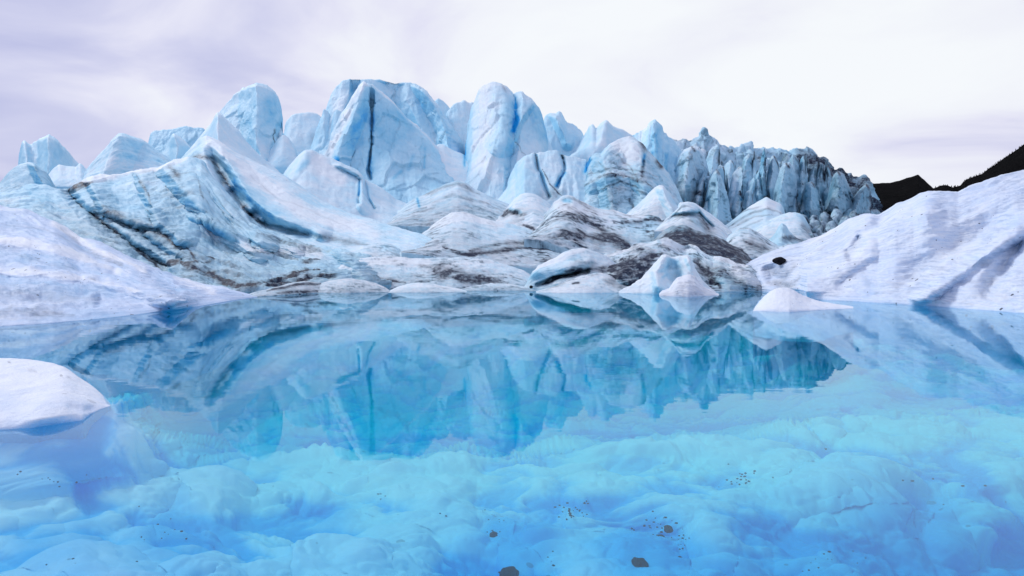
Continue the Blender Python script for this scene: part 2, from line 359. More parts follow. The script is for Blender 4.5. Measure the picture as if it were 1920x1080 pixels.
bb = 0.66*sstep(0.14, -0.30, bil[..., 0])+0.10*sstep(700, 900, PY)+0.22*sstep(930, 1100, PY)+0.42*sstep(860, 1080, PY)*sstep(900, 1900, PX)+0.22*sstep(-0.1, 0.5, fbm(P*0.5+20, 4, 0.6))
cr = np.interp(PX, *zip(*CREST)); rf = sstep(420, 900, PX)
bb = bb-0.35*np.exp(-((PY-cr-32)/40)**2)*(0.4+0.6*rf)+0.30*sstep(cr+8, cr-10, PY)*sstep(cr-70, cr-20, PY)
bb = bb+0.35*sstep(0.5, 0.1, D)
for x, y, r, a in HOLES: bb = bb+0.5*min(a+.3, 1)*np.exp(-((PX-x)**2+((PY-y)*1.3)**2)/(1.3*r)**2)
dd = 0.0+0.05*sstep(0.2, 0.6, fbm(P*0.8+31, 4))
o = mesh_grid('lake_bed', P, np.stack([dd, np.clip(bb, 0, 1), 0.9+0*bb], -1), M_BED); tag(o, kind='structure')

# ice ground under and between the mounds, rising away from the shore
gx = np.linspace(-150, 170, 240); gy = np.linspace(0, 1, 150)[:, None]; GX = np.broadcast_to(gx, (150, 240)); GYb = 40+230*gy**1.3
GYb = np.broadcast_to(GYb, GX.shape)
Z = np.interp(GYb, [40, 46, 80, 150, 270], [-3, -0.5, 2.5, 9, 14])
P = V3(GX, GYb, Z); P[..., 2] += 0.8*fbm(P*0.12, 5)
bb = 0.25+0.2*fbm(P*0.2+3, 4); dd = 0.15+0.35*sstep(0, .4, fbm(P*0.15+9, 5))
o = mesh_grid('glacier_ground', P[::-1], np.stack([dd, bb, 0.5+0*bb], -1), M_FAR); tag(o, kind='structure')

# far dark mountains
def mountain(name, top, Yd, thick, jag):
    K = 260; px = np.linspace(top[0][0], top[-1][0], K); T = prof(top, px)+jag*fbm(V3(px/14, 0*px, Yd), 4)
    rows = []
    zt = H-(T-HOR)/F*Yd
    for t in np.linspace(1, 0, 8): rows.append(V3((px-960)/F*(Yd+thick*t), Yd+thick*t, zt*(1-t)-5))
    for t in np.linspace(0, 1, 30)[1:]: y = Yd*(1-0.42*t); rows.append(V3((px-960)/F*y, y, zt*(1-t)**1.1-5*1))
    P = np.stack(rows); n = grid_normals(P); P = P+n*(0.012*Yd*fbm(P/(0.05*Yd), 5)*np.abs(np.r_[np.linspace(1, 0, 8), np.linspace(0, 1, 30)[1:]])[:, None])[..., None]
    o = mesh_grid(name, P, None, M_MOUNT); return tag(o, kind='structure')
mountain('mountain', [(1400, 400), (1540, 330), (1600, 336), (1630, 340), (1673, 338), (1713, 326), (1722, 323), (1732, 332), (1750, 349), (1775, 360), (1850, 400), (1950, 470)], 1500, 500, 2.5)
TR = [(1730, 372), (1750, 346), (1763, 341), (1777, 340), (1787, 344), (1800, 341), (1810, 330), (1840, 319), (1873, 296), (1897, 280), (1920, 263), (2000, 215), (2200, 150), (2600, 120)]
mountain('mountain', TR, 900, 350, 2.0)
bm = bmesh.new(); R_ = random.Random(5)
for k in range(900):
    x = R_.uniform(1752, 2100); y0 = float(prof(TR, np.array([x]))[0]); dn = R_.random()**2*60
    Yd = 900-dn*1.2; z = H-(y0+dn*0.8-HOR)/F*Yd-5; h = R_.uniform(1.2, 2.6); X = (x-960)/F*Yd
    M = __import__('mathutils').Matrix
    for j in range(3):
        bmesh.ops.create_cone(bm, cap_ends=True, segments=6, radius1=h*(0.30-0.07*j), radius2=0.0, depth=h*0.55,
                              matrix=M.Translation((X+R_.uniform(-.2, .2), Yd, z+h*(0.30+0.26*j)))@M.Rotation(R_.random()*3, 4, 'Z'))
me = bpy.data.meshes.new('distant_forest'); bm.to_mesh(me); bm.free(); me.materials.append(M_TREES)
o = bpy.data.objects.new('distant_forest', me); C.objects.link(o); tag(o, kind='stuff'); o['label'] = 'dark conifers along the slope of the far black mountain'; o['category'] = 'forest'

# ------------------------------------------------------------------ far towers and pyramids of glacier ice
G_TOW = 'tall ice towers on the skyline'
SNOW = dict(strat=(7, .010, 2.0), amp=.03)
form('ice_block', 'low flat-topped blue ice block on the skyline right of the layered pyramid', 'ice block',
     [(272, 300), (279, 265), (283, 250), (292, 245), (330, 241), (345, 238), (380, 240), (388, 250), (396, 290)], 320, 140, 132, b0=.42, flute=(5, .03), steep=.35, group=G_TOW, step=1.4, facet=(2.6, .018))
form('ice_pyramid', 'small pale ice pyramid in front of the low flat blue block', 'ice pyramid',
     [(298, 300), (310, 276), (325, 249), (334, 255), (352, 268), (372, 292), (380, 310)], 325, 122, 116, b0=.22, feats=[([(325, 249), (333, 275), (330, 320)], 25, 14, 3)])
form('ice_pyramid', 'jagged twin-peaked ice pyramid standing farthest left on the skyline', 'ice pyramid',
     [(22, 345), (35, 312), (40, 267), (47, 264), (54, 271), (62, 269), (75, 262), (92, 253), (100, 257), (113, 269), (127, 285), (147, 308), (157, 316), (170, 325)], 350, 104, 96, b0=.22,
     feats=[([(92, 253), (91, 300), (85, 350)], 45, 20, 6), ([(47, 264), (52, 310)], 15, 14, 2)], flute=(7, .02), blue=[([(98, 262), (112, 300)], 12, .35)], sm=.8)
form('ice_block', 'white ice block between the twin-peaked pyramid and the layered pyramid', 'ice block',
     [(80, 340), (97, 320), (110, 308), (122, 311), (143, 313), (150, 305), (158, 314), (172, 322), (178, 335)], 352, 90, 85, b0=.15, flute=(8, .02))
form('ice_block', 'grey-blue ice hump at the left edge in front of the twin-peaked pyramid', 'ice block',
     [(-60, 380), (-20, 352), (0, 343), (20, 319), (36, 309), (50, 305), (63, 306), (72, 312), (86, 320), (96, 335), (104, 350)], 372, 84, 79, b0=.25, d0=.08, sdirt=.25, strat=(6, .02, 2),
     feats=[([(63, 306), (82, 345)], 26, 12, 3)], blue=[([(70, 315), (90, 340)], 10, .3)])
form('ice_pyramid', 'broad layered white ice pyramid left of the low flat blue block', 'ice pyramid',
     [(150, 345), (162, 320), (185, 291), (210, 262), (222, 252), (228, 251), (240, 254), (265, 262), (285, 275), (310, 291), (330, 305), (350, 318)], 345, 92, 84, b0=.16,
     strat=(8, .022, 1.4), feats=[([(224, 252), (205, 290), (190, 340)], 50, 80, 5)], blue=[([(225, 255), (262, 272), (310, 300)], 9, .3), ([(210, 292), (260, 296), (320, 306)], 4, .35)], sdirt=.12)
form('ice_tower', 'tall round-headed ice tower leaning right, the leftmost tall tower', 'ice tower',
     [(372, 300), (395, 245), (408, 215), (430, 189), (440, 178), (457, 165), (473, 158), (480, 157), (492, 158), (510, 168), (520, 181), (525, 192), (528, 204), (527, 222), (525, 240), (533, 250), (540, 258), (547, 267), (553, 278), (560, 300)],
     320, 120, 108, b0=.16, p=1.2, amp=.025, group=G_TOW, step=1.4, facet=(2.6, .018), flute=(3, .02), sm=.6,
     feats=[([(478, 157), (483, 185), (482, 225), (480, 260), (490, 300)], 60, 34, 7), ([(525, 240), (520, 262), (512, 300)], 8, 10, -2.2)],
     blue=[([(503, 175), (508, 205), (506, 250)], 24, .52), ([(450, 190), (455, 250)], 8, .2), ([(470, 215), (470, 250)], 5, .3)], dirt=[([(512, 245), (513, 262), (519, 278)], 2.2, .8)])  # broad blue stroke paints shade on the tower's right side
form('ice_block', 'small rounded ice block at the right foot of the leftmost tall tower', 'ice block',
     [(512, 275), (520, 262), (530, 252), (540, 256), (550, 270), (556, 282), (560, 300)], 315, 106, 101, b0=.15)
form('ice_pyramid', 'smooth white ice pyramid in front of the leftmost tall tower', 'ice pyramid',
     [(330, 320), (352, 285), (378, 252), (395, 232), (404, 215), (408, 210), (414, 213), (430, 229), (446, 243), (460, 262), (480, 284), (500, 302), (520, 318)], 345, 98, 84, b0=.12,
     feats=[([(408, 210), (409, 240), (411, 268), (440, 300)], 60, 60, 8)], blue=[([(430, 250), (470, 285)], 20, .16)], amp=.02, sm=.6)  # blue stroke tints the right face as if shaded
form('ice_block', 'pale distant ice block right of the leftmost tall tower', 'ice block',
     [(520, 300), (530, 262), (538, 228), (546, 217), (562, 213), (580, 211), (594, 213), (604, 222), (620, 300)], 310, 142, 134, b0=.14, flute=(4, .02))
form('ice_fin', 'thin blue-veined ice fin just left of the twin-crested massif', 'ice fin',
     [(580, 290), (592, 250), (600, 222), (608, 205), (613, 208), (618, 216), (622, 236), (628, 270)], 300, 132, 126, b0=.22, flute=(9, .02), blue=[([(621, 220), (621, 245)], 3, .7)], sm=.5)
form('ice_fin', 'short blunt ice fin half hidden by the white edge of the central pyramid', 'ice fin',
     [(616, 280), (622, 230), (626, 210), (631, 205), (640, 210), (650, 240), (655, 290)], 300, 128, 122, b0=.28, sm=.5)
form('ice_tower', 'broad twin-crested ice massif rising behind the central pyramid', 'ice tower',
     [(598, 240), (612, 205), (625, 174), (634, 160), (644, 151), (655, 148), (667, 149), (698, 149), (720, 152), (740, 157), (758, 155), (777, 158), (793, 166), (808, 181), (820, 196), (832, 212), (846, 231), (858, 250), (866, 272), (872, 300)],
     310, 136, 122, b0=.22, p=1.2, amp=.03, group=G_TOW, step=1.4, facet=(2.6, .018), flute=(3.5, .018), sm=.7,
     feats=[([(742, 157), (738, 190), (770, 250)], 22, 40, -3), ([(793, 166), (818, 205), (835, 245), (842, 285)], 50, 20, 6), ([(667, 149), (664, 180), (655, 210)], 12, 10, -3)],
     blue=[([(760, 190), (800, 240)], 24, .22), ([(820, 200), (835, 240), (842, 280)], 4, .25), ([(664, 165), (661, 185)], 4, .3)], white=[([(625, 185), (640, 230)], 26, .15)])
form('ice_block', 'small dark-veined ice knob on the right shoulder of the twin-crested massif', 'ice block',
     [(806, 215), (814, 190), (822, 184), (832, 190), (840, 198), (845, 206), (848, 225)], 260, 140, 134, b0=.30, sm=.5)
form('ice_pyramid', 'large central ice pyramid split top to bottom by a dark vertical crack', 'ice pyramid',
     [(600, 312), (613, 278), (619, 252), (640, 214), (662, 180), (676, 158), (682, 152), (690, 156), (698, 158), (714, 172), (734, 188), (748, 206), (762, 222), (782, 236), (799, 252), (819, 274), (836, 292), (852, 311), (875, 340), (895, 362)],
     [(600, 318), (640, 325), (700, 375), (800, 385), (895, 385)], 118, [(600, 108), (700, 97), (895, 92)], b0=.36, p=1.15, amp=.018, warp=1.6, flute=(4.5, .010), group=G_TOW, step=1.4, facet=(2.6, .018), sm=.5, nf=4, steep=.35,
     feats=[([(683, 152), (664, 218), (633, 289), (628, 330)], 26, 70, 5), ([(698, 158), (698, 200), (697, 270), (691, 320), (695, 335)], 4, 4, -2.6), ([(698, 158), (740, 195), (790, 250), (850, 330)], 6, 60, 2.5)],
     dirt=[([(698, 160), (698, 200), (697, 262), (692, 300), (694, 335)], 1.8, .75)],
     blue=[([(688, 190), (665, 250), (650, 300)], 26, .40), ([(720, 200), (760, 290)], 44, .34), ([(797, 280), (797, 312)], 2.2, .5), ([(776, 298), (766, 315)], 3, .45), ([(758, 313), (748, 322), (732, 345)], 3, .45), ([(631, 296), (633, 303)], 5, .6), ([(698, 290), (695, 330)], 5, .5)],  # the two wide blue strokes paint shade onto the front faces
     white=[([(678, 158), (640, 235), (613, 290)], 14, .5), ([(700, 158), (740, 196), (800, 256), (850, 312)], 3, .35)])  # wide white stroke paints the lit left sliver
form('ice_block', 'pale serrated ice wall between the twin-crested massif and the slotted tower', 'ice block',
     [(828, 240), (841, 208), (855, 194), (868, 190), (882, 193), (900, 200), (915, 240)], 320, 136, 128, b0=.15, flute=(7, .025))
form('ice_block', 'low white snow saddle between the central pyramid and the slotted tower', 'ice block',
     [(800, 300), (820, 270), (832, 271), (846, 280), (862, 286), (880, 296), (900, 330)], 350, 118, 104, b0=.08, blue=[([(870, 258), (872, 312)], 3, .7)])
form('ice_tower', 'great pale ice tower with a bright blue slot near its top, tallest right of centre', 'ice tower',
     [(868, 320), (874, 270), (877, 235), (883, 196), (890, 181), (897, 166), (908, 159), (920, 156), (934, 157), (948, 164), (956, 172), (963, 180), (969, 174), (979, 173), (993, 185), (1002, 193), (1010, 205), (1016, 218), (1021, 234), (1024, 258), (1035, 277), (1046, 300)],
     [(868, 372), (900, 385), (1046, 385)], 124, [(868, 100), (1046, 95)], b0=.17, p=1.15, amp=.02, group=G_TOW, step=1.4, facet=(2.6, .018), flute=(3.5, .014), sm=.5, nf=3.5,
     feats=[([(938, 160), (945, 190), (941, 238), (934, 277), (922, 320), (915, 380)], 70, 45, 3), ([(966, 180), (968, 215), (964, 248), (957, 300), (956, 380)], 13, 12, -2.4), ([(1000, 190), (977, 228), (962, 266)], 8, 55, 3.5)],
     blue=[([(966, 184), (966, 202)], 3.5, .8), ([(967, 212), (970, 226), (964, 245)], 6, 1.0), ([(957, 180), (955, 240), (948, 300)], 16, .5), ([(1005, 215), (1016, 250)], 15, .5), ([(1000, 215), (1012, 245)], 14, .25), ([(872, 262), (872, 308)], 3, .8), ([(956, 285), (956, 360)], 4, .3)],  # wide blue strokes paint shade in the recess and right buttress
     dirt=[([(940, 162), (946, 172)], 3, .35), ([(966, 267), (990, 288)], 1.5, .4)], white=[([(905, 170), (905, 300)], 26, .2)])  # white stroke paints light on the left face
form('ice_block', 'spiky pale ice crest just right of the slotted tower', 'ice block',
     [(1005, 280), (1020, 225), (1026, 215), (1033, 212), (1041, 215), (1050, 209), (1056, 222), (1062, 230), (1070, 232), (1078, 236), (1091, 247), (1098, 270)], 310, 134, 126, b0=.25, flute=(6, .03), feats=[([(1040, 214), (1052, 240), (1062, 270)], 16, 12, 3)], blue=[([(1055, 240), (1062, 265)], 7, .3)], sm=.5)
form('ice_pyramid', 'pale wide ice pyramid with a small notched summit left of the sharp twin spire', 'ice pyramid',
     [(1060, 300), (1085, 272), (1098, 250), (1106, 236), (1112, 233), (1118, 240), (1123, 235), (1130, 230), (1137, 225), (1143, 230), (1150, 237), (1160, 241), (1173, 247), (1190, 260), (1215, 300)], 330, 130, 118, b0=.17,
     feats=[([(1137, 225), (1128, 260), (1110, 300)], 40, 60, 5)], flute=(4, .02), sm=.5)
form('ice_pyramid', 'sharp blue twin ice spire, the highest point of the right skyline', 'ice pyramid',
     [(1172, 290), (1185, 255), (1200, 246), (1213, 241), (1218, 232), (1224, 227), (1228, 226), (1234, 230), (1240, 240), (1245, 251), (1250, 250), (1257, 258), (1268, 268), (1285, 300)], 345, 140, 126, b0=.34, flute=(7, .03), group=G_TOW, step=1.4, facet=(2.6, .018), sm=.4,
     feats=[([(1226, 226), (1228, 260), (1226, 330)], 14, 14, 4), ([(1214, 240), (1212, 290)], 10, 8, 2.5), ([(1247, 252), (1245, 290), (1240, 330)], 8, 12, 2.5)],
     blue=[([(1232, 240), (1230, 300)], 8, .35), ([(1226, 290), (1262, 300)], 14, .25)], white=[([(1214, 240), (1198, 280)], 12, .3)])
# ------------------------------------------------------------------ icefall wall on the right
form('ice_wall', 'long shattered blue ice wall running right to the black mountain', 'ice wall',
     [(1240, 300), (1262, 268), (1274, 266), (1284, 264), (1296, 260), (1307, 257), (1314, 250), (1320, 244), (1325, 246), (1329, 256), (1338, 259), (1346, 262), (1354, 270), (1365, 273), (1378, 278), (1388, 274), (1396, 276), (1402, 270), (1408, 265), (1411, 268), (1412, 278), (1425, 280), (1432, 277), (1436, 280),
      (1448, 279), (1460, 281), (1470, 281), (1477, 285), (1486, 281), (1500, 279), (1512, 282), (1522, 284), (1530, 292), (1537, 299), (1542, 298), (1553, 307), (1558, 316), (1564, 319), (1572, 317), (1580, 322), (1588, 325), (1594, 322), (1602, 329), (1610, 332), (1620, 333), (1628, 339), (1633, 362), (1640, 400)],
     430, [(1240, 152), (1640, 165)], [(1240, 122), (1640, 130)], p=1.0, m=M_FALL, b0=.30, d0=.05, amp=.02, spk=1, facet=(5.5, .075), flute=(3, .03), sm=.3, nf=5, steep=.25,
     blue=[([(1327, 300), (1331, 312)], 4, .8), ([(1390, 330), (1386, 360)], 3, .7), ([(1300, 300), (1290, 350)], 20, .15)], white=[([(1270, 280), (1330, 290)], 24, .2)],
     dirt=[([(1500, 300), (1560, 340), (1600, 365), (1636, 400)], 40, .6), ([(1500, 283), (1560, 320), (1600, 345), (1636, 400)], 12, .5), ([(1320, 270), (1336, 300), (1345, 330)], 3, .5), ([(1371, 283), (1371, 289)], 3, .8), ([(1300, 322), (1312, 330)], 4, .9), ([(1342, 308), (1350, 330)], 3, 1.), ([(1272, 330), (1280, 345)], 3, .7), ([(1420, 300), (1424, 320)], 3, .7), ([(1480, 330), (1490, 360)], 4, .8), ([(1398, 350), (1405, 380)], 4, .8), ([(1458, 300), (1462, 330)], 3, .7), ([(1515, 310), (1516, 318)], 4, .9), ([(1440, 335), (1452, 345)], 5, .5),  # broad strokes are dirt; short dark ones paint shade in crevices
           ([(1535, 350), (1550, 320)], 5, .7), ([(1548, 355), (1547, 385)], 4, .8), ([(1600, 380), (1640, 400)], 9, .7), ([(1262, 268), (1285, 266)], 3, .4), ([(1598, 326), (1632, 342)], 5, .7)])
R_ = random.Random(11)
BL = [  # px, top, half width, height, lean, distance, tint
 (1304, 318, 16, 62, 4, 136, .32), (1290, 290, 18, 50, 2, 140, .3), (1336, 308, 17, 88, -4, 130, .36), (1322, 350, 15, 70, 8, 126, .3), (1350, 322, 15, 60, -3, 134, .34), (1344, 312, 13, 40, -2, 138, .34),
 (1384, 316, 18, 78, 5, 131, .34), (1366, 300, 13, 44, 0, 140, .3), (1402, 282, 9, 44, 10, 142, .34), (1410, 330, 12, 60, 7, 134, .42), (1432, 284, 10, 50, -2, 143, .42), (1450, 292, 14, 48, 2, 141, .34),
 (1423, 318, 12, 50, -6, 137, .46), (1446, 334, 17, 56, -4, 134, .36), (1470, 316, 16, 66, 6, 137, .36), (1488, 290, 12, 40, -3, 145, .4), (1506, 286, 10, 36, 3, 146, .38), (1524, 294, 9, 46, 1, 146, .34),
 (1502, 316, 13, 36, 3, 143, .42), (1482, 345, 17, 55, 8, 133, .42), (1518, 340, 14, 48, 1, 137, .46), (1540, 302, 8, 50, 3, 146, .4), (1552, 310, 9, 40, 2, 147, .42), (1546, 346, 11, 44, 5, 138, .38),
 (1566, 322, 13, 60, -2, 146, .38), (1580, 330, 14, 72, 2, 143, .36), (1602, 336, 13, 66, 8, 146, .34), (1620, 342, 12, 60, 8, 147, .36), (1560, 372, 13, 40, 2, 132, .3), (1584, 388, 12, 40, 6, 131, .42),
 (1612, 360, 15, 52, 10, 138, .3), (1500, 372, 11, 30, 8, 128, .22), (1484, 378, 10, 30, 8, 127, .22), (1522, 380, 11, 28, 5, 127, .3), (1536, 384, 12, 34, 3, 126, .26), (1600, 392, 10, 30, 6, 134, .4), (1458, 360, 14, 40, 5, 131, .36),
 (1280, 345, 12, 36, -2, 128, .44), (1268, 318, 12, 45, 2, 136, .34), (1318, 296, 10, 46, 2, 141, .34), (1338, 270, 11, 40, 2, 146, .32), (1276, 278, 12, 36, 1, 145, .26), (1404, 350, 12, 44, 6, 128, .3), (1374, 352, 12, 48, -6, 127, .34)]
SLABS = [  # outline, foot, depth, ridge line, tint, dirt, gloss on look
 ([(1258, 352), (1264, 318), (1272, 292), (1284, 280), (1298, 274), (1310, 276), (1320, 290), (1327, 316), (1330, 352)], 360, 133, [(1296, 274), (1290, 310), (1282, 360)], .16, .03, 'largest pale-faced serac, a smooth cyan slab right of the sharp twin spire'),
 ([(1298, 372), (1303, 358), (1312, 338), (1322, 318), (1328, 310), (1333, 312), (1334, 325), (1326, 350), (1322, 375)], 378, 126, [(1330, 311), (1314, 350), (1308, 378)], .12, .06, 'plank-like serac leaning right with a black smudge at its foot'),
 ([(1308, 405), (1318, 372), (1328, 340), (1338, 322), (1344, 317), (1349, 324), (1356, 345), (1364, 370), (1374, 408)], 418, 122, [(1343, 317), (1347, 350), (1345, 418)], .26, .03, 'tall triangular serac with a dark notch at its tip, middle of the ice wall'),
 ([(1362, 390), (1368, 352), (1374, 325), (1384, 313), (1394, 311), (1401, 318), (1405, 335), (1400, 360), (1390, 392)], 398, 125, [(1396, 311), (1390, 350), (1380, 398)], .14, .03, 'pale square-topped serac with a bright blue slit down its right side'),
 ([(1425, 330), (1427, 300), (1430, 284), (1433, 277), (1436, 284), (1440, 300), (1436, 330)], 334, 138, [(1434, 277), (1431, 334)], .42, .02, 'thin bright turquoise serac on the skyline of the ice wall'),
 ([(1448, 392), (1454, 350), (1462, 318), (1470, 306), (1480, 304), (1490, 316), (1496, 345), (1494, 392)], 400, 127, [(1474, 305), (1466, 350), (1462, 400)], .28, .10, 'wide flat-faced serac above the leaning striped block'),
 ([(1500, 386), (1506, 358), (1512, 344), (1521, 340), (1528, 348), (1535, 364), (1540, 390)], 396, 127, [(1522, 341), (1520, 396)], .36, .16, 'blunt grey-blue serac above the dark heap of chunks'),
 ([(1548, 390), (1556, 350), (1562, 330), (1570, 320), (1580, 326), (1590, 345), (1600, 368), (1604, 394)], 402, 134, [(1570, 320), (1574, 350), (1566, 400)], .34, .32, 'large charcoal-stained serac at the right end of the ice wall'),
 ([(1592, 392), (1600, 372), (1612, 354), (1624, 344), (1630, 350), (1633, 372), (1632, 395)], 402, 136, [(1625, 345), (1612, 370), (1600, 400)], .30, .34, 'right-leaning dark serac, last before the black mountain'),
]
for (tp, ft, Yd, rd, tint, dk, lb) in SLABS:
    cx_ = (tp[0][0]+tp[-1][0])/2; w_ = tp[-1][0]-tp[0][0]; ty_ = min(q[1] for q in tp)
    BL = [q for q in BL if not (abs(q[0]-cx_) < w_*.55 and q[1] > ty_-8 and q[1] < ft-22)]
    form('serac', lb, 'serac', tp, ft, Yd, Yd-6, p=1.0, m=M_FALL, b0=tint, d0=dk, amp=.016, facet=(2.4, .035), flute=(3, .012), steep=.3, sm=.2, nf=4, thick=5, warp=2,
         feats=[(rd, w_*.5, w_*.35, w_*.16)], dirt=[([rd[0], (rd[0][0]+5, rd[0][1]+9)], 2.6, .9), ([(tp[-1][0]-2, ft-40), (tp[-1][0], ft)], 3, .8), ([(tp[0][0], ft), (tp[-1][0], ft)], 4, .4)]+([([(1305, 362), (1312, 364)], 5, 1.3)] if 'plank' in lb else []),
         blue=[([(1397, 335), (1388, 375)], 2.6, .9)] if 'slit' in lb else [([(rd[0][0]-w_*.2, ft-60), (rd[0][0]-w_*.25, ft-20)], 3, .35)], group='seracs of the shattered ice wall', step=1.5)
rows_ = {'skyline row': [q for q in BL if q[1] < 306], 'middle row': [q for q in BL if 306 <= q[1] < 340], 'bottom row': [q for q in BL if q[1] >= 340]}
ORD = ['first', 'second', 'third', 'fourth', 'fifth', 'sixth', 'seventh', 'eighth', 'ninth', 'tenth', 'eleventh', 'twelfth', 'thirteenth', 'fourteenth', 'fifteenth', 'sixteenth', 'seventeenth', 'eighteenth', 'nineteenth', 'twentieth']
for rn, row in rows_.items():
    row.sort()
    for k, (x, t, hw, h, ln, Yd, tint) in enumerate(row):
        big = R_.choice([0, 0, 1]); h *= R_.uniform(.6, 1.2)*(1.45 if big else 1); hw *= R_.uniform(.5, 1.1)*(1.9 if big else 1); ln = ln*1.3+.22*h*R_.uniform(-.2, 1.3); dark = max(0, (x-1440)/200)
        look = ('broad ' if hw > 14 else 'slim ' if hw < 11 else 'leaning ' if ln > 8 else '')+('grey-blue' if dark > .3 else 'pale blue')
        a = R_.uniform(.15, .5); bq = R_.uniform(.1, .35)
        top = sorted([(x-hw-ln*.35, t+h*.95), (x-hw*.8, t+h*a), (x-hw*.45+ln*.4, t+h*R_.uniform(.10, .22)), (x-hw*.15+ln*.8, t), (x+hw*.15+ln*.8, t+h*R_.uniform(.0, .06)), (x+hw*.55+ln*.6, t+h*bq), (x+hw*.85, t+h*(bq+.2)), (x+hw, t+h*.95)])
        form('serac', look+' serac, '+ORD[k]+' from left in the '+rn+' of the ice wall', 'serac', top, t+h+12, Yd, Yd-4-h*.07, p=1.0, m=M_FALL, b0=tint*.75+dark*.28, d0=.02+dark*.55,
             amp=.016, facet=(1.6, .045), flute=(5, .016), steep=.22, sm=.2, nf=4, thick=4, warp=2.5,
             feats=[([(x+ln*.8, t-4), (x+hw*R_.uniform(-.3, .3), t+h*.5), (x+R_.uniform(-.4, .4)*hw-ln*.4, t+h+12)], hw*1.1, hw*.7, hw*.26)],
             dirt=[([(x+ln*.8, t), (x+hw*.6+ln*.5, t+h*.3), (x+hw*.95, t+h*.6)], 1.8, R_.choice([0, .5, 1.0])), ([(x-hw, t+h), (x+hw, t+h)], 5, R_.uniform(0, .6)), ([(x+hw*.9, t+h*.35), (x+hw, t+h)], 2.5, R_.choice([0, .8]))],
             blue=[([(x-hw*.55, t+h*.35), (x-hw*.65, t+h*.85)], 2.2, R_.choice([0, 0, .3, .7])*(1-dark))], group='seracs of the shattered ice wall', step=1.7)
# ------------------------------------------------------------------ middle distance
G_MID = 'ice mounds between the lake and the towers'
form('ice_block', 'fluted bluish ice block with two dark gashes below the slotted tower', 'ice block',
     [(950, 345), (959, 322), (971, 303), (984, 294), (999, 288), (1010, 286), (1030, 284), (1044, 282), (1052, 289), (1062, 293), (1080, 295), (1100, 300), (1112, 330), (1122, 350)], 400, 102, 88, b0=.22, flute=(4, .03), d0=.03, sm=.8,
     feats=[([(1003, 288), (1010, 320), (1030, 370)], 6, 6, -2.5), ([(1052, 289), (1058, 318), (1045, 350)], 6, 5, -2.5), ([(985, 294), (985, 370)], 30, 18, 2.5)],
     dirt=[([(1006, 296), (1011, 318)], 3, .8), ([(1018, 318), (1032, 345), (1054, 369)], 1.6, .9), ([(1055, 290), (1058, 308)], 2.4, .8), ([(1000, 375), (1060, 360)], 12, .35)],
     blue=[([(1060, 325), (1045, 348)], 3, .8), ([(990, 310), (995, 360)], 14, .2), ([(1108, 290), (1098, 320)], 5, .9)])
form('ice_pyramid', 'dirty broad ice pyramid with arched dark bands in front of the twin spire', 'ice pyramid',
     [(1070, 395), (1082, 370), (1092, 345), (1098, 318), (1106, 296), (1118, 288), (1128, 291), (1143, 270), (1158, 261), (1167, 258), (1180, 257), (1190, 259), (1203, 268), (1210, 282), (1222, 293), (1232, 305), (1243, 316), (1256, 331), (1268, 350), (1280, 385), (1290, 410)],
     415, 100, 84, b0=.22, d0=.10, strat=(6, .02, 1.6), sdirt=.35, amp=.025, sm=.4, steep=.5, p=1.2, facet=(3, .02),
     feats=[([(1128, 291), (1140, 330), (1150, 400)], 40, 24, 5), ([(1212, 282), (1212, 330), (1205, 400)], 44, 50, 5), ([(1110, 345), (1150, 328), (1195, 335), (1240, 370)], 10, 22, 2.5), ([(1100, 300), (1092, 330), (1086, 350)], 6, 6, -2)],
     dirt=[([(1090, 358), (1100, 347), (1130, 332), (1170, 328), (1210, 345), (1250, 372)], 3, .6), ([(1120, 360), (1160, 342), (1195, 350), (1225, 385)], 2.2, .6), ([(1125, 305), (1150, 330), (1175, 352)], 2.5, .45), ([(1090, 350), (1094, 366)], 5, 1.0),
           ([(1200, 268), (1212, 283)], 4, 1.0), ([(1230, 305), (1238, 315)], 4, 1.0), ([(1208, 300), (1202, 335)], 3, .8), ([(1150, 345), (1150, 400)], 20, .2), ([(1180, 375), (1192, 395)], 4, .6), ([(1140, 300), (1190, 330), (1240, 340)], 3, .4), ([(1150, 290), (1180, 310), (1200, 345)], 2.5, .4),
           ([(1106, 330), (1140, 318), (1190, 318), (1235, 335)], 2.5, .4)],
     blue=[([(1106, 290), (1096, 325)], 4, 1.0), ([(1209, 290), (1206, 308)], 3, .9), ([(1140, 385), (1210, 375)], 14, .3)], white=[([(1160, 262), (1185, 285)], 18, .5)])
form('ice_block', 'blocky white ice buttress with a leaf-shaped slot, at the foot of the central pyramid', 'ice block',
     [(515, 345), (530, 330), (545, 308), (560, 290), (573, 280), (585, 280), (598, 288), (612, 293), (628, 300), (643, 307), (660, 314), (672, 320), (684, 335), (700, 345), (716, 353), (728, 362), (742, 374), (762, 382), (790, 393), (815, 410)],
     [(515, 360), (600, 400), (700, 425), (815, 425)], 92, 76, b0=.15, amp=.03, sm=1, flute=(3, .012), p=1.4,
     feats=[([(576, 281), (560, 305), (540, 330)], 18, 30, 2), ([(672, 338), (674, 360), (673, 380)], 5, 4, -2.5), ([(682, 336), (690, 372), (702, 392)], 4, 6, -2), ([(640, 312), (672, 330), (675, 380)], 40, 5, 2.5)],
     blue=[([(673, 342), (673, 366)], 3, .8), ([(584, 284), (560, 320)], 8, .25), ([(640, 330), (660, 360)], 20, .2), ([(688, 345), (694, 385)], 3, .4), ([(583, 295), (550, 330)], 3, .35)], white=[([(590, 300), (640, 340)], 14, .3)])
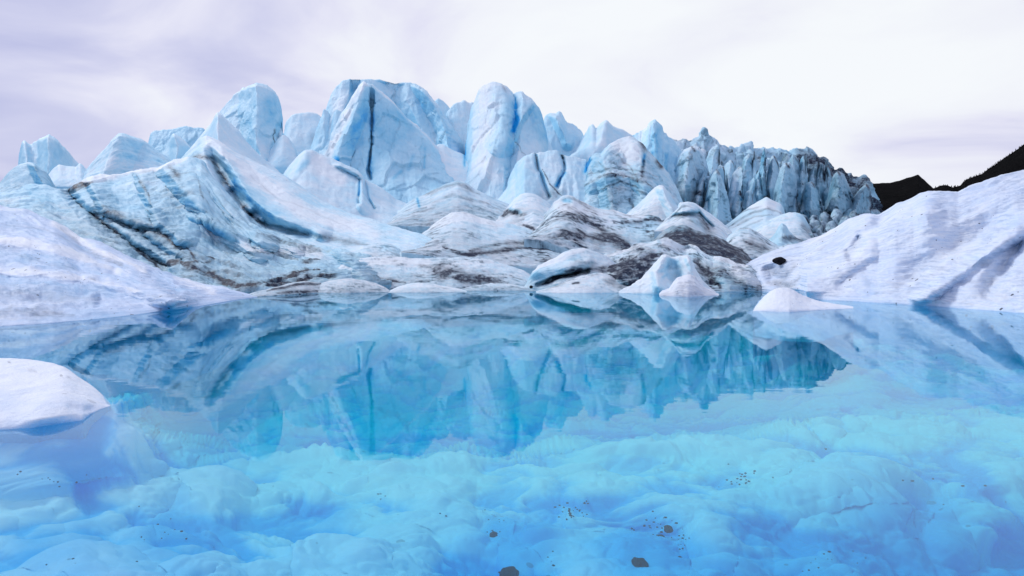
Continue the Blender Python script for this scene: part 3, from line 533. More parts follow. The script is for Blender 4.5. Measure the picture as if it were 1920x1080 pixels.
form('ice_mound', 'low ice mound with arched layers between the central pyramid and the slotted tower', 'ice mound',
     [(740, 400), (760, 385), (780, 372), (797, 366), (813, 356), (830, 348), (847, 341), (858, 338), (872, 344), (890, 355), (912, 365), (930, 375), (951, 383), (975, 400), (990, 415)], 425, 86, 70, b0=.14, auto=5, lean=1, sm=.8, d0=.06, strat=(9, .03, 1.2), sdirt=0.43, group=G_MID,
     dirt=[([(785, 370), (815, 358), (858, 345), (900, 365)], 4, .3), ([(800, 385), (850, 365), (920, 385)], 3, .25)], blue=[([(783, 374), (786, 388)], 3, .7)])
form('ice_mound', 'rounded white ice mound with a black hollow at its left foot', 'ice mound',
     [(930, 408), (940, 401), (955, 386), (965, 373), (977, 365), (990, 362), (1002, 363), (1010, 367), (1022, 376), (1035, 386), (1055, 398), (1070, 412)], 425, 78, 66, auto=3, lean=1, sdirt=.22, strat=(7, .02, 1.6), b0=.03, amp=.03, p=1.6, group=G_MID, sm=2,
     feats=[([(945, 404), (956, 398), (972, 402)], 9, 8, -3)], dirt=[([(944, 402), (953, 397), (968, 399)], 5, 1.4), ([(975, 402), (985, 402)], 3, .5)], blue=[([(1020, 385), (1030, 400)], 7, .2)])  # black stroke paints the shade inside the hollow
form('ice_mound', 'long white ice ridge with a blue dimple on its rounded left head', 'ice ridge',
     [(1005, 425), (1020, 407), (1032, 391), (1043, 377), (1052, 371), (1063, 368), (1075, 371), (1087, 378), (1105, 387), (1123, 393), (1150, 397), (1177, 401), (1205, 404), (1233, 405), (1260, 408), (1290, 412), (1330, 425), (1360, 450)],
     [(1005, 450), (1100, 480), (1200, 500), (1360, 500)], 70, 54, b0=.10, auto=7, lean=1, d0=.06, strat=(6, .035, 1.2), sdirt=0.80, amp=.035, p=1.7, group=G_MID, sm=1.5,
     feats=[([(1060, 378), (1066, 384)], 10, 10, -.6, 's'), ([(1100, 425), (1180, 430), (1240, 425), (1300, 435)], 16, 22, -1.5)],
     dirt=[([(1040, 408), (1070, 403), (1100, 412), (1140, 440), (1180, 468)], 5, .45), ([(1150, 420), (1230, 413), (1290, 414), (1330, 425)], 4, .5), ([(1100, 445), (1150, 450), (1190, 475)], 12, .7), ([(1130, 440), (1160, 452), (1188, 468)], 3, .9), ([(1230, 412), (1262, 417)], 3, .7), ([(1055, 440), (1090, 445)], 9, .5)],
     blue=[([(1058, 378), (1068, 380)], 6, .6), ([(1170, 430), (1215, 440)], 18, .3), ([(1220, 420), (1225, 450)], 12, .25)], white=[([(1045, 385), (1110, 392), (1200, 404)], 8, .4)])
form('ice_mound', 'pointed white ice cone in front of the dirty banded pyramid', 'ice mound',
     [(1165, 410), (1180, 398), (1200, 381), (1216, 364), (1228, 352), (1236, 348), (1243, 349), (1248, 356), (1256, 366), (1266, 380), (1278, 396), (1290, 410)], 425, 76, 68, auto=2, lean=1, sdirt=.22, strat=(7, .02, 1.6), b0=.02, amp=.03, p=1.3, group=G_MID, sm=.8,
     feats=[([(1243, 349), (1252, 375), (1262, 400)], 60, 16, 3)], blue=[([(1256, 372), (1270, 395)], 7, .35)])
form('ice_mound', 'white ice crest overhanging grey flanks, right of the pointed white cone', 'ice mound',
     [(1240, 420), (1258, 405), (1270, 392), (1278, 381), (1290, 380), (1303, 384), (1315, 395), (1325, 407), (1340, 418), (1353, 428), (1365, 442)], [(1240, 435), (1365, 470)], 66, 58, b0=.06, auto=2, lean=1, sm=.8, d0=.04, sdirt=0.43, strat=(8, .03, 1.3), p=1.5, group=G_MID,
     dirt=[([(1258, 408), (1290, 402), (1312, 405), (1330, 430)], 4, .5), ([(1310, 410), (1345, 455)], 8, .4)], blue=[([(1300, 405), (1315, 425)], 8, .3)], feats=[([(1260, 405), (1310, 400), (1335, 425)], 4, 18, -2)])
form('ice_mound', 'small bright ice shelf tucked behind the white crest', 'ice mound',
     [(1268, 392), (1274, 380), (1290, 378), (1305, 382), (1322, 394), (1340, 407), (1362, 425)], 440, 78, 70, auto=2, lean=1, sm=.8, sdirt=.22, strat=(7, .02, 1.6), b0=.04, group=G_MID)
form('ice_block', 'leaning ice block with parallel dark stripes under the shattered wall', 'ice block',
     [(1345, 440), (1360, 425), (1383, 406), (1395, 396), (1407, 387), (1422, 378), (1437, 370), (1446, 374), (1455, 379), (1463, 381), (1468, 392), (1470, 402), (1480, 420)], 450, 96, 80, b0=.20, d0=.04, strat=(12, .03, 1.0), amp=.03,
     dirt=[([(1362, 430), (1410, 400), (1440, 392), (1468, 402)], 2.5, .5), ([(1375, 428), (1415, 406), (1450, 404)], 2, .5), ([(1390, 430), (1430, 412)], 2, .4), ([(1352, 420), (1400, 395), (1436, 385)], 1.8, .5)], white=[([(1410, 386), (1450, 384)], 7, .4)])
for kk, (x, t, hw, h, dk) in enumerate([(1504, 402, 13, 34, .25), (1526, 402, 13, 34, .35), (1546, 398, 12, 34, .4), (1568, 392, 13, 36, .15), (1512, 420, 14, 32, .35), (1536, 422, 15, 34, .4), (1560, 414, 14, 34, .35), (1586, 404, 12, 34, .25), (1548, 436, 12, 24, .35), (1600, 396, 12, 30, .3), (1520, 436, 10, 24, .5), (1572, 428, 10, 28, .5)]):
    form('ice_chunk', ('pale ' if dk < .3 else 'grimy ' if dk < .45 else 'blackened ')+'ice chunk, '+ORD[{1504: 0, 1526: 1, 1546: 2, 1568: 3, 1512: 0, 1536: 1, 1560: 3, 1586: 4, 1548: 2, 1600: 5, 1520: 1, 1572: 4}[x]+(0 if t < 412 or x in (1586,) else 0)]+' from the left, '+('upper' if t < 412 else 'lower')+' part of the dark heap', 'ice chunk',
         [(x-hw, t+h*.6), (x-hw*.8, t+h*.3), (x-hw*.4, t+h*.06), (x, t), (x+hw*.5, t+h*.04), (x+hw*.85, t+h*.35), (x+hw, t+h*.7)], t+h, 96-(t-390)*.4, 93-(t-390)*.4, m=M_FALL, b0=.22, d0=.1+dk*.5, sdirt=.5, strat=(10, .04, 2), facet=(2.4, .16), p=1.0, warp=2, steep=.3,
         dirt=[([(x-hw, t+h*.9), (x+hw, t+h)], 8, .7), ([(x+hw*.5, t), (x+hw, t+h)], 4, .5)], group='dirty chunks heaped at the end of the ice wall', thick=3, sm=.3)
form('ice_mound', 'white-topped ice hump beside the dark heap of ice chunks', 'ice mound',
     [(1395, 448), (1410, 434), (1433, 417), (1450, 409), (1467, 403), (1480, 399), (1492, 399), (1502, 402), (1510, 410), (1516, 422), (1525, 440)], 462, 84, 72, auto=2, lean=-1, sm=.8, sdirt=.22, strat=(7, .02, 1.6), b0=.06, p=1.45, group=G_MID,
     blue=[([(1500, 405), (1510, 425)], 8, .4)], dirt=[([(1505, 425), (1520, 440)], 8, .4)])
form('ice_block', 'small jagged blue ice tooth in front of the white-topped hump', 'ice block',
     [(1440, 455), (1450, 443), (1458, 428), (1466, 418), (1474, 422), (1480, 434), (1492, 446), (1510, 452)], 466, 70, 65, b0=.3, d0=.1, facet=(3, .07), sm=.4, dirt=[([(1470, 445), (1505, 452)], 6, .7)], steep=.3)
form('ice_mound', 'low grey-streaked ice swell between the black dome and the jagged tooth', 'ice mound',
     [(1355, 455), (1373, 436), (1388, 428), (1405, 428), (1425, 438), (1443, 452), (1460, 462), (1500, 456), (1530, 450), (1550, 460)], 485, 62, 52, b0=.10, auto=4, lean=-1, sm=.8, d0=.08, sdirt=0.72, strat=(8, .03, 1.6), group=G_MID, dirt=[([(1395, 452), (1440, 470)], 9, .45), ([(1470, 455), (1520, 452)], 5, .5)])
form('ice_mound', 'black debris-covered ice dome behind the snow-capped shore ridge', 'ice mound',
     [(1215, 462), (1233, 445), (1248, 433), (1263, 425), (1283, 425), (1300, 432), (1317, 438), (1342, 446), (1367, 456), (1385, 466), (1400, 477), (1414, 490), (1425, 500)], 510, 54, 44, b0=.15, auto=4, lean=1, sm=.8, d0=.45, strat=(9, .05, 1.4), sdirt=1.00, amp=.04, group=G_MID,
     dirt=[([(1250, 440), (1310, 450), (1370, 475), (1410, 488)], 16, .75), ([(1240, 455), (1300, 470)], 10, .4)], blue=[([(1255, 432), (1280, 430)], 6, .2)])
form('ice_mound', 'broad grey-striped ice swell left of centre topped with white', 'ice mound',
     [(765, 462), (780, 447), (788, 438), (800, 429), (815, 418), (833, 407), (848, 401), (867, 399), (885, 403), (900, 410), (925, 416), (950, 420), (975, 426), (1000, 432), (1025, 438), (1045, 450), (1080, 462), (1130, 470), (1200, 480)],
     [(765, 475), (850, 490), (1000, 505), (1200, 505)], 64, 48, b0=.12, auto=7, lean=1, sm=.8, d0=.05, strat=(8, .035, 1.1), sdirt=0.80, amp=.03, group=G_MID, p=1.5,
     dirt=[([(785, 440), (800, 452)], 6, .6), ([(830, 462), (870, 478), (930, 474), (980, 466), (1050, 472)], 4, .7), ([(880, 470), (960, 455), (1040, 460), (1100, 475)], 5, .45), ([(1035, 448), (1045, 452)], 5, 1.0), ([(990, 425), (1003, 430)], 3, 1.0), ([(1060, 455), (1140, 478)], 8, .5)],
     blue=[([(860, 440), (960, 430)], 16, .18)], white=[([(810, 420), (870, 405), (940, 420)], 9, .5)])
form('ice_mound', 'white ice hummock bridging toward the long white ridge', 'ice mound',
     [(930, 430), (955, 416), (985, 405), (1000, 398), (1015, 402), (1040, 412), (1075, 424), (1105, 440), (1130, 456)], 465, 68, 60, b0=.05, auto=4, lean=1, sm=.8, d0=.03, group=G_MID, sdirt=0.29, strat=(7, .03, 1.5), dirt=[([(982, 424), (1000, 430), (1010, 438)], 3, .9), ([(1020, 425), (1070, 440)], 4, .35)])

# ------------------------------------------------------------------ left massif
form('ice_slope', 'long smooth white ice wing sweeping down right from the left massif', 'ice slope',
     [(310, 325), (330, 308), (347, 290), (362, 274), (375, 260), (387, 253), (400, 259), (413, 267), (428, 278), (443, 287), (470, 299), (500, 313), (533, 330), (550, 340), (567, 352), (600, 374), (633, 390), (660, 402), (700, 413), (740, 424), (780, 436), (830, 458), (850, 480)],
     [(310, 340), (387, 380), (430, 440), (500, 490), (640, 505), (850, 505)], [(310, 84), (400, 82), (600, 72), (850, 52)], [(310, 72), (430, 58), (640, 47), (850, 45)], b0=.16, strat=(5, .012, .8), sdirt=.06, amp=.018, p=1.3, sm=1.5, steep=.5, nf=4,
     feats=[([(405, 281), (425, 295), (440, 322), (470, 368), (500, 395), (545, 420), (600, 438)], 30, 16, 3.2), ([(398, 284), (405, 310), (425, 345), (460, 392), (500, 425), (580, 440)], 18, 16, -3.2), ([(425, 345), (432, 352)], 11, 11, 1.6, 's'), ([(460, 388), (470, 394)], 15, 13, 2.2, 's'), ([(480, 408), (490, 412)], 10, 9, 1.2, 's')],
     blue=[([(405, 287), (425, 310), (440, 340), (468, 375), (500, 398), (545, 420)], 12, .5), ([(412, 270), (450, 300), (500, 330)], 4, .14)],
     dirt=[([(352, 300), (372, 293), (395, 295), (412, 318)], 5, .8), ([(398, 305), (416, 340), (440, 372), (470, 404), (510, 428)], 9, .55), ([(410, 320), (430, 350)], 5, .5), ([(450, 385), (490, 420)], 6, .4), ([(500, 420), (560, 435), (620, 448), (700, 462)], 6, .5), ([(470, 330), (520, 375), (580, 395), (660, 430)], 1.8, .2)],
     white=[([(395, 262), (470, 325), (560, 395), (700, 440)], 16, .3)])
form('ice_slope', 'fluted blue-grey flank of the left massif under a flat white crest', 'ice slope',
     [(-80, 375), (-20, 365), (20, 361), (45, 352), (67, 350), (85, 350), (100, 355), (118, 358), (130, 358), (147, 348), (173, 333), (195, 329), (213, 328), (245, 325), (280, 320), (300, 314), (313, 308), (332, 302), (350, 297), (365, 294), (377, 300), (388, 317), (400, 337), (416, 356), (433, 374), (450, 393), (467, 412), (485, 425), (505, 435), (540, 450), (580, 462), (640, 475), (690, 486)],
     [(-80, 420), (130, 470), (250, 520), (400, 552), (480, 552), (600, 548), (690, 535)], [(-80, 70), (200, 74), (380, 70), (500, 58), (690, 46)], [(-80, 50), (250, 42), (480, 36.5), (690, 40)], b0=.29, d0=.05, strat=(5, .028, 1.0), sdirt=.35, amp=.022, p=1.15, sm=1, nf=4, steep=.60, auto=7,
     feats=[([(265, 325), (275, 370), (300, 420), (340, 450)], 40, 12, 2.5), ([(310, 320), (340, 350), (380, 395), (430, 440), (480, 475)], 45, 18, 3), ([(385, 330), (410, 370), (445, 415), (490, 460)], 40, 14, 2.2), ([(130, 362), (155, 392), (200, 425), (260, 470), (310, 500)], 12, 18, -3.2),
            ([(170, 345), (200, 400), (230, 412), (290, 425)], 30, 10, 2.2), ([(365, 410), (420, 430), (500, 460), (560, 475)], 12, 12, 1.6), ([(180, 398), (250, 425), (290, 460), (340, 490)], 8, 20, -1.6)],
     dirt=[([(128, 360), (150, 352), (175, 342)], 6, .8), ([(132, 365), (157, 392), (200, 420), (233, 445), (258, 475), (300, 505)], 5, .7), ([(170, 395), (215, 405), (250, 425), (300, 440), (345, 470)], 11, .40), ([(298, 430), (318, 452), (340, 462)], 4.5, 1.0), ([(235, 445), (255, 465), (290, 492), (330, 500), (372, 498)], 3, .8),
            ([(378, 497), (400, 490), (380, 480)], 3, .7), ([(340, 500), (400, 520), (440, 540), (500, 545)], 7, .75), ([(480, 445), (540, 460), (600, 475)], 10, .35), ([(395, 515), (440, 540), (475, 540), (540, 522), (600, 510)], 4, .7), ([(350, 463), (370, 500)], 2.5, .5), ([(262, 330), (280, 372), (285, 420)], 2, .4), ([(320, 318), (336, 333)], 5, .4),
            ([(370, 340), (378, 380)], 2, .35), ([(420, 470), (520, 480), (560, 490)], 3, .4), ([(560, 495), (600, 492)], 3, .6), ([(500, 545), (560, 530), (640, 520)], 6, .6)],
     blue=[([(180, 360), (215, 385), (270, 415)], 30, .16), ([(280, 350), (320, 395), (380, 440), (430, 465)], 24, .14), ([(60, 362), (90, 385)], 14, .3), ([(345, 340), (400, 400), (450, 450)], 16, .18)],
     white=[([(150, 343), (215, 330), (290, 318), (350, 300)], 6, .6), ([(390, 440), (480, 470), (600, 480)], 9, .35)])
form('ice_slope', 'smooth lavender-white ice slope filling the lower left shore', 'ice slope',
     [(-500, 380), (-300, 384), (-60, 386), (0, 388), (25, 392), (50, 396), (70, 405), (100, 414), (130, 432), (150, 446), (175, 453), (200, 460), (235, 478), (270, 496), (300, 510), (333, 522), (360, 530), (383, 535), (410, 541), (433, 546), (460, 551), (482, 555)],
     [(-500, 640), (-60, 618), (0, 612), (100, 606), (200, 596), (330, 581), (400, 570), (450, 561), (484, 557)], [(-500, 44), (0, 50), (200, 44), (380, 35.5), (484, 32)], None, p=1.25, m=M_NEAR, b0=.27, d0=.05, strat=(3.5, .022, .7), sdirt=.12, amp=.012, sm=2, nf=4, steep=.45, skirt=(3.5, 2.6),
     feats=[([(-60, 440), (60, 455), (150, 480), (230, 510), (300, 545), (335, 580)], 64, 30, 2.6, 's'), ([(-60, 500), (60, 510), (180, 525), (260, 548), (320, 580)], 38, 22, 1.7, 's'), ([(270, 505), (300, 520), (345, 560)], 10, 26, -1.2, 's'), ([(-60, 545), (80, 540), (170, 560)], 18, 22, .7, 's'),
            ([(100, 425), (170, 480), (250, 520)], 26, 18, -2.0, 's')],
     dirt=[([(-40, 560), (60, 555), (180, 565)], 16, .22), ([(-40, 595), (60, 590), (140, 592)], 10, .32), ([(0, 420), (80, 430), (150, 470), (240, 505)], 3, .18), ([(165, 525), (178, 528)], 2, .5), ([(110, 430), (150, 460), (230, 500)], 5, .25), ([(30, 480), (160, 515)], 5, .15)],
     blue=[([(290, 515), (330, 535), (345, 560)], 16, .32), ([(-40, 470), (60, 488), (150, 510), (250, 548)], 13, .34), ([(-40, 528), (60, 538), (180, 552), (250, 566)], 11, .36), ([(120, 452), (190, 490), (270, 530)], 8, .34), ([(-40, 408), (50, 425), (110, 445)], 10, .25), ([(-20, 515), (20, 520)], 16, .25), ([(150, 500), (250, 515)], 10, .12), ([(0, 605), (200, 590), (400, 568)], 5, .15)], white=[([(330, 525), (400, 550)], 7, .3), ([(-40, 445), (60, 458), (150, 482), (240, 515)], 8, .4), ([(-40, 503), (60, 513), (180, 528), (260, 550)], 7, .4), ([(100, 420), (180, 470), (270, 510)], 6, .4)], spk=.9)  # blue bands paint shade below the ridges, white strokes their lit crests

# ------------------------------------------------------------------ shore mounds, left of centre
G_SH = 'low ice lobes along the far shore'
form('ice_mound', 'smooth white ice tongue descending to the far shore left of centre', 'ice mound',
     [(575, 520), (600, 497), (625, 485), (650, 472), (680, 460), (700, 457), (720, 457), (740, 461), (753, 467), (775, 474), (800, 482), (840, 486), (870, 500)], 530, 52, 42.5, b0=.08, auto=6, lean=1, sm=.8, d0=.04, strat=(7, .03, 1.3), sdirt=0.51, group=G_SH, p=1.45,
     dirt=[([(605, 500), (660, 485), (720, 482)], 4, .3), ([(780, 478), (840, 492)], 5, .4)], blue=[([(720, 466), (750, 475)], 8, .25)])
form('ice_mound', 'long low ice lobe with speckled grey right end on the far shore', 'ice mound',
     [(560, 535), (580, 521), (605, 508), (633, 497), (650, 488), (677, 484), (705, 482), (733, 482), (770, 484), (800, 485), (830, 483), (867, 483), (900, 484), (925, 489), (950, 497), (980, 508), (1000, 520)],
     [(560, 544), (700, 543), (850, 545), (1000, 543)], 45, None, b0=.08, auto=7, lean=1, sm=.8, d0=.05, strat=(6, .035, 1.5), sdirt=0.65, amp=.05, group=G_SH, p=1.5,
     dirt=[([(590, 530), (640, 520), (720, 526), (760, 530)], 5, .7), ([(790, 500), (830, 505), (880, 520), (940, 530)], 13, .4), ([(850, 520), (920, 528)], 7, .45), ([(560, 535), (600, 527)], 4, .7)],
     blue=[([(655, 505), (730, 512), (790, 514)], 9, .25)], white=[([(640, 495), (740, 490), (800, 492)], 6, .4)])
form('ice_mound', 'dirt-edged ice shelf with a dark rim at the far left end of the lobes', 'ice mound',
     [(462, 553), (480, 547), (520, 538), (545, 530), (570, 527), (600, 530), (625, 540)], [(462, 558), (545, 553), (625, 547)], [(462, 32.5), (625, 39)], None, b0=.08, auto=3, lean=1, sm=.8, d0=.15, sdirt=0.87, strat=(8, .04, 1.8), group=G_SH, dirt=[([(500, 545), (560, 532), (610, 533)], 3, .9), ([(520, 548), (600, 545)], 3, .4)])
form('ice_mound', 'small flat speckled ice lens at the waterline, left one of two', 'ice mound',
     [(572, 546), (590, 536), (610, 528), (632, 524), (653, 522), (680, 525), (705, 531), (725, 540), (732, 546)], [(572, 549), (650, 550), (732, 548)], 38, None, b0=.06, auto=3, lean=1, sm=.8, d0=.16, sdirt=0.43, strat=(6, .02, 2), group=G_SH, skirt=(1.2, .8), spk=1)
form('ice_mound', 'small flat white ice lens at the waterline, right one of two', 'ice mound',
     [(728, 546), (745, 538), (765, 532), (785, 530), (810, 532), (835, 537), (860, 541), (875, 545)], [(728, 549), (800, 549), (875, 548)], 38.5, None, b0=.03, auto=3, lean=1, sm=.8, sdirt=.22, strat=(7, .02, 1.6), d0=.03, group=G_SH, skirt=(1.2, .8))
form('ice_mound', 'thin pale ice spit reaching right along the waterline to the arched lobe', 'ice mound',
     [(850, 541), (880, 533), (920, 530), (950, 532), (985, 537), (1010, 541)], [(850, 546), (1010, 545)], 40, None, b0=.12, auto=3, lean=1, sm=.8, d0=.12, sdirt=0.43, strat=(5, .03, 2), group=G_SH, skirt=(1.2, .8))
# ------------------------------------------------------------------ the snow-capped shore ridge, centre right
form('ice_mound', 'arched snow-capped ice lobe with a black undercut, left end of the shore ridge', 'ice mound',
     [(978, 541), (985, 534), (990, 522), (997, 509), (1010, 498), (1027, 490), (1042, 483), (1057, 473), (1070, 468), (1087, 465), (1100, 466), (1113, 469), (1125, 474), (1140, 482), (1160, 500), (1180, 520)], [(978, 544), (1050, 546), (1180, 545)], [(978, 40), (1100, 42), (1180, 41)], None, m=M_FAR, b0=.10, auto=4, lean=1, sdirt=.22, strat=(7, .02, 1.6), d0=.04, amp=.05, sm=1.2, p=1.5, steep=.5,
     feats=[([(1010, 535), (1040, 522), (1070, 514), (1100, 508)], 6, 9, -1.0), ([(1000, 510), (1060, 500), (1100, 490)], 14, 18, .6, 's')],
     dirt=[([(1018, 534), (1040, 522), (1070, 516), (1088, 512)], 4.5, 1.6), ([(1060, 508), (1100, 503), (1160, 510)], 8, .55), ([(1080, 490), (1120, 495)], 8, .25)],
     blue=[([(997, 515), (1005, 535)], 10, .35), ([(1010, 505), (1040, 512)], 9, .35), ([(1070, 480), (1090, 485)], 7, .2)], white=[([(1000, 505), (1040, 486), (1090, 470)], 5, .5)])
form('ice_mound', 'broad soot-streaked middle of the shore ridge sloping down from a snowy crest', 'ice mound',
     [(1095, 530), (1110, 495), (1125, 484), (1138, 478), (1160, 472), (1180, 466), (1200, 457), (1215, 454), (1233, 449), (1245, 447), (1258, 450), (1270, 458), (1283, 461), (1292, 458), (1302, 462), (1315, 472), (1325, 480), (1336, 485), (1350, 482), (1362, 488), (1372, 491), (1390, 496), (1405, 499), (1420, 512), (1435, 522), (1455, 534)],
     [(1095, 545), (1250, 548), (1350, 548), (1455, 545)], [(1095, 43), (1250, 46), (1455, 41)], None, b0=.12, auto=7, lean=1, d0=.10, strat=(7, .04, 1.8), sdirt=0.87, amp=.06, sm=.8, p=1.6, steep=.45,
     feats=[([(1240, 450), (1190, 490), (1150, 530)], 30, 26, .9), ([(1290, 465), (1320, 510), (1350, 545)], 18, 30, -1.5)],
     dirt=[([(1120, 500), (1160, 500), (1210, 488), (1240, 480)], 10, .6), ([(1115, 510), (1150, 508), (1200, 500)], 4, .7), ([(1150, 520), (1200, 510), (1230, 498)], 9, .7), ([(1170, 540), (1200, 522)], 8, .6), ([(1300, 490), (1330, 515), (1350, 540)], 9, .8), ([(1330, 500), (1370, 520), (1400, 540)], 12, .35), ([(1190, 470), (1220, 475)], 8, .3)],
     blue=[([(1340, 510), (1380, 535)], 18, .2), ([(1280, 470), (1300, 480)], 8, .15)], white=[([(1250, 456), (1300, 466)], 9, .6), ([(1140, 482), (1230, 454)], 3, .4), ([(1380, 510), (1430, 535)], 10, .35), ([(1340, 486), (1400, 500)], 3, .3)])
form('ice_mound', 'low speckled ice slab at the waterline in front of the soot-streaked ridge', 'ice mound',
     [(1005, 546), (1020, 542), (1045, 535), (1065, 526), (1087, 519), (1100, 516), (1115, 513), (1130, 512), (1142, 516), (1155, 524), (1175, 533), (1195, 543)], [(1005, 549), (1100, 550), (1195, 549)], [(1005, 37), (1195, 38.5)], None, b0=.05, d0=.10, amp=.05, sdirt=.35, strat=(6, .03, 2), skirt=(1.4, .9), spk=1,
     dirt=[([(1074, 531), (1084, 530)], 2.5, 1.2), ([(1130, 525), (1175, 540)], 10, .4), ([(1020, 540), (1060, 530)], 4, .3)], white=[([(1040, 545), (1110, 543)], 5, .5)])
form('ice_mound', 'bright white shoreside ice cone with a knobbed top and shadowy blue hollow', 'ice mound',
     [(1160, 546), (1170, 541), (1185, 533), (1200, 523), (1214, 508), (1227, 494), (1236, 484), (1241, 478), (1249, 477), (1257, 482), (1267, 482), (1280, 479), (1290, 478), (1295, 484), (1300, 497), (1308, 511), (1317, 524), (1330, 538), (1342, 547)], [(1160, 550), (1250, 552), (1342, 551)], [(1160, 35.4), (1250, 37.5), (1342, 36)], None, b0=.04, d0=.03, amp=.05, nf=4, facet=(3, .02), p=1.5, sm=.6, m=M_FAR, steep=.45, skirt=(1.5, 1.2),
     feats=[([(1245, 500), (1262, 505), (1262, 535)], 24, 26, -1.0, 's'), ([(1245, 478), (1228, 510), (1236, 545)], 16, 14, .8, 's'), ([(1290, 480), (1300, 505), (1320, 540)], 14, 12, .6, 's')],
     blue=[([(1240, 510), (1262, 512), (1258, 532)], 13, .42), ([(1275, 500), (1260, 530)], 9, .25)], dirt=[([(1262, 505), (1280, 500), (1262, 528)], 8, .22)])
form('ice_mound', 'small pinkish-white ice hump in front of the bright cone', 'ice mound',
     [(1236, 551), (1242, 545), (1255, 541), (1262, 530), (1270, 520), (1283, 516), (1293, 515), (1303, 519), (1312, 529), (1320, 537), (1335, 545), (1348, 551)], [(1236, 555), (1290, 557), (1348, 554)], [(1236, 33.6), (1348, 34.5)], None, b0=.0, auto=2, lean=1, sm=.8, sdirt=.22, strat=(7, .02, 1.6), d0=.05, amp=.07, nf=4, p=1.5, m=M_NEAR, skirt=(1.4, .9), spk=1, steep=.25)
# ------------------------------------------------------------------ right slope
form('ice_slope', 'huge smooth white ice slope rising along the right shore', 'ice slope',
     [(1395, 500), (1410, 489), (1428, 480), (1447, 471), (1465, 466), (1480, 461), (1505, 456), (1527, 448), (1550, 437), (1573, 424), (1590, 412), (1607, 404), (1620, 399), (1633, 397), (1647, 400), (1662, 392), (1680, 381), (1697, 378), (1713, 373), (1727, 364), (1740, 359), (1760, 359), (1780, 360), (1797, 362), (1812, 355), (1830, 348), (1855, 339), (1880, 330), (1900, 324), (1920, 320), (1980, 300), (2100, 275), (2400, 250), (2700, 300)],
     [(1395, 540), (1440, 548), (1500, 556), (1513, 561), (1613, 566), (1727, 573), (1850, 582), (1920, 588), (2100, 600), (2700, 640)], [(1395, 43), (1480, 42), (1630, 38), (1760, 34), (1920, 34), (2700, 30)], None, p=1.25, m=M_NEAR, b0=.12, d0=.04, sdirt=.18, amp=.022, sm=2, nf=4, steep=.25, skirt=(2.5, 2.4), strat=(3, .010, .9), warp=5,
     feats=[([(1493, 540), (1533, 507), (1580, 483), (1620, 460), (1680, 425), (1730, 400)], 24, 60, 1.6, 's'), ([(1616, 440), (1600, 465), (1580, 480)], 22, 9, -1.1, 's'), ([(1560, 545), (1600, 515), (1660, 480)], 12, 24, -.3, 's'), ([(1670, 540), (1740, 495), (1800, 460), (1850, 435), (1920, 405)], 44, 20, -1.3, 's'), ([(1725, 568), (1790, 520), (1850, 475), (1905, 440)], 26, 16, 1.0, 's'),
            ([(1840, 562), (1870, 520), (1900, 480), (1930, 440)], 30, 20, -1.0, 's'), ([(1440, 490), (1450, 520), (1480, 540)], 30, 24, -1.6, 's'), ([(1760, 540), (1800, 505), (1850, 480)], 24, 20, -.4, 's'), ([(1640, 400), (1600, 430), (1540, 470)], 20, 30, .6, 's')],
     dirt=[([(1585, 480), (1600, 465), (1615, 442)], 7, 0.193), ([(1680, 540), (1740, 495), (1790, 470), (1830, 445)], 9, 0.121), ([(1430, 505), (1470, 515), (1490, 500)], 13, 0.275), ([(1440, 530), (1480, 535), (1498, 520)], 7, 0.330), ([(1455, 480), (1470, 485)], 5, 0.110), ([(1840, 550), (1870, 515), (1900, 470)], 10, 0.121), ([(1620, 515), (1630, 535)], 8, 0.110), ([(1820, 545), (1900, 560)], 20, 0.088), ([(1450, 545), (1500, 540)], 4, 0.220), ([(1640, 550), (1720, 545)], 5, 0.099), ([(1545, 540), (1590, 505)], 3, 0.099)],
     blue=[([(1800, 460), (1860, 430), (1930, 400)], 14, 0.165), ([(1890, 400), (1930, 380)], 40, 0.099), ([(1760, 540), (1800, 505), (1850, 475)], 14, 0.110), ([(1850, 530), (1890, 480), (1930, 430)], 20, 0.138), ([(1625, 520), (1632, 545)], 10, 0.121), ([(1720, 395), (1760, 375)], 6, 0.110), ([(1525, 565), (1720, 572), (1920, 586)], 4, 0.138)], spk=1)
form('ice_mound', 'small smooth white ice mound at the foot of the right slope', 'ice mound',
     [(1412, 579), (1417, 573), (1430, 558), (1440, 549), (1453, 541), (1466, 539), (1480, 540), (1492, 545), (1505, 553), (1520, 560), (1545, 566), (1575, 571), (1600, 574)], [(1412, 583), (1480, 585), (1600, 578)], [(1412, 24.6), (1480, 25.5), (1600, 25.2)], None, b0=.04, d0=.02, spk=1, m=M_NEAR, amp=.05, nf=4, p=1.5, sm=1, skirt=(1.5, .8), steep=.3)
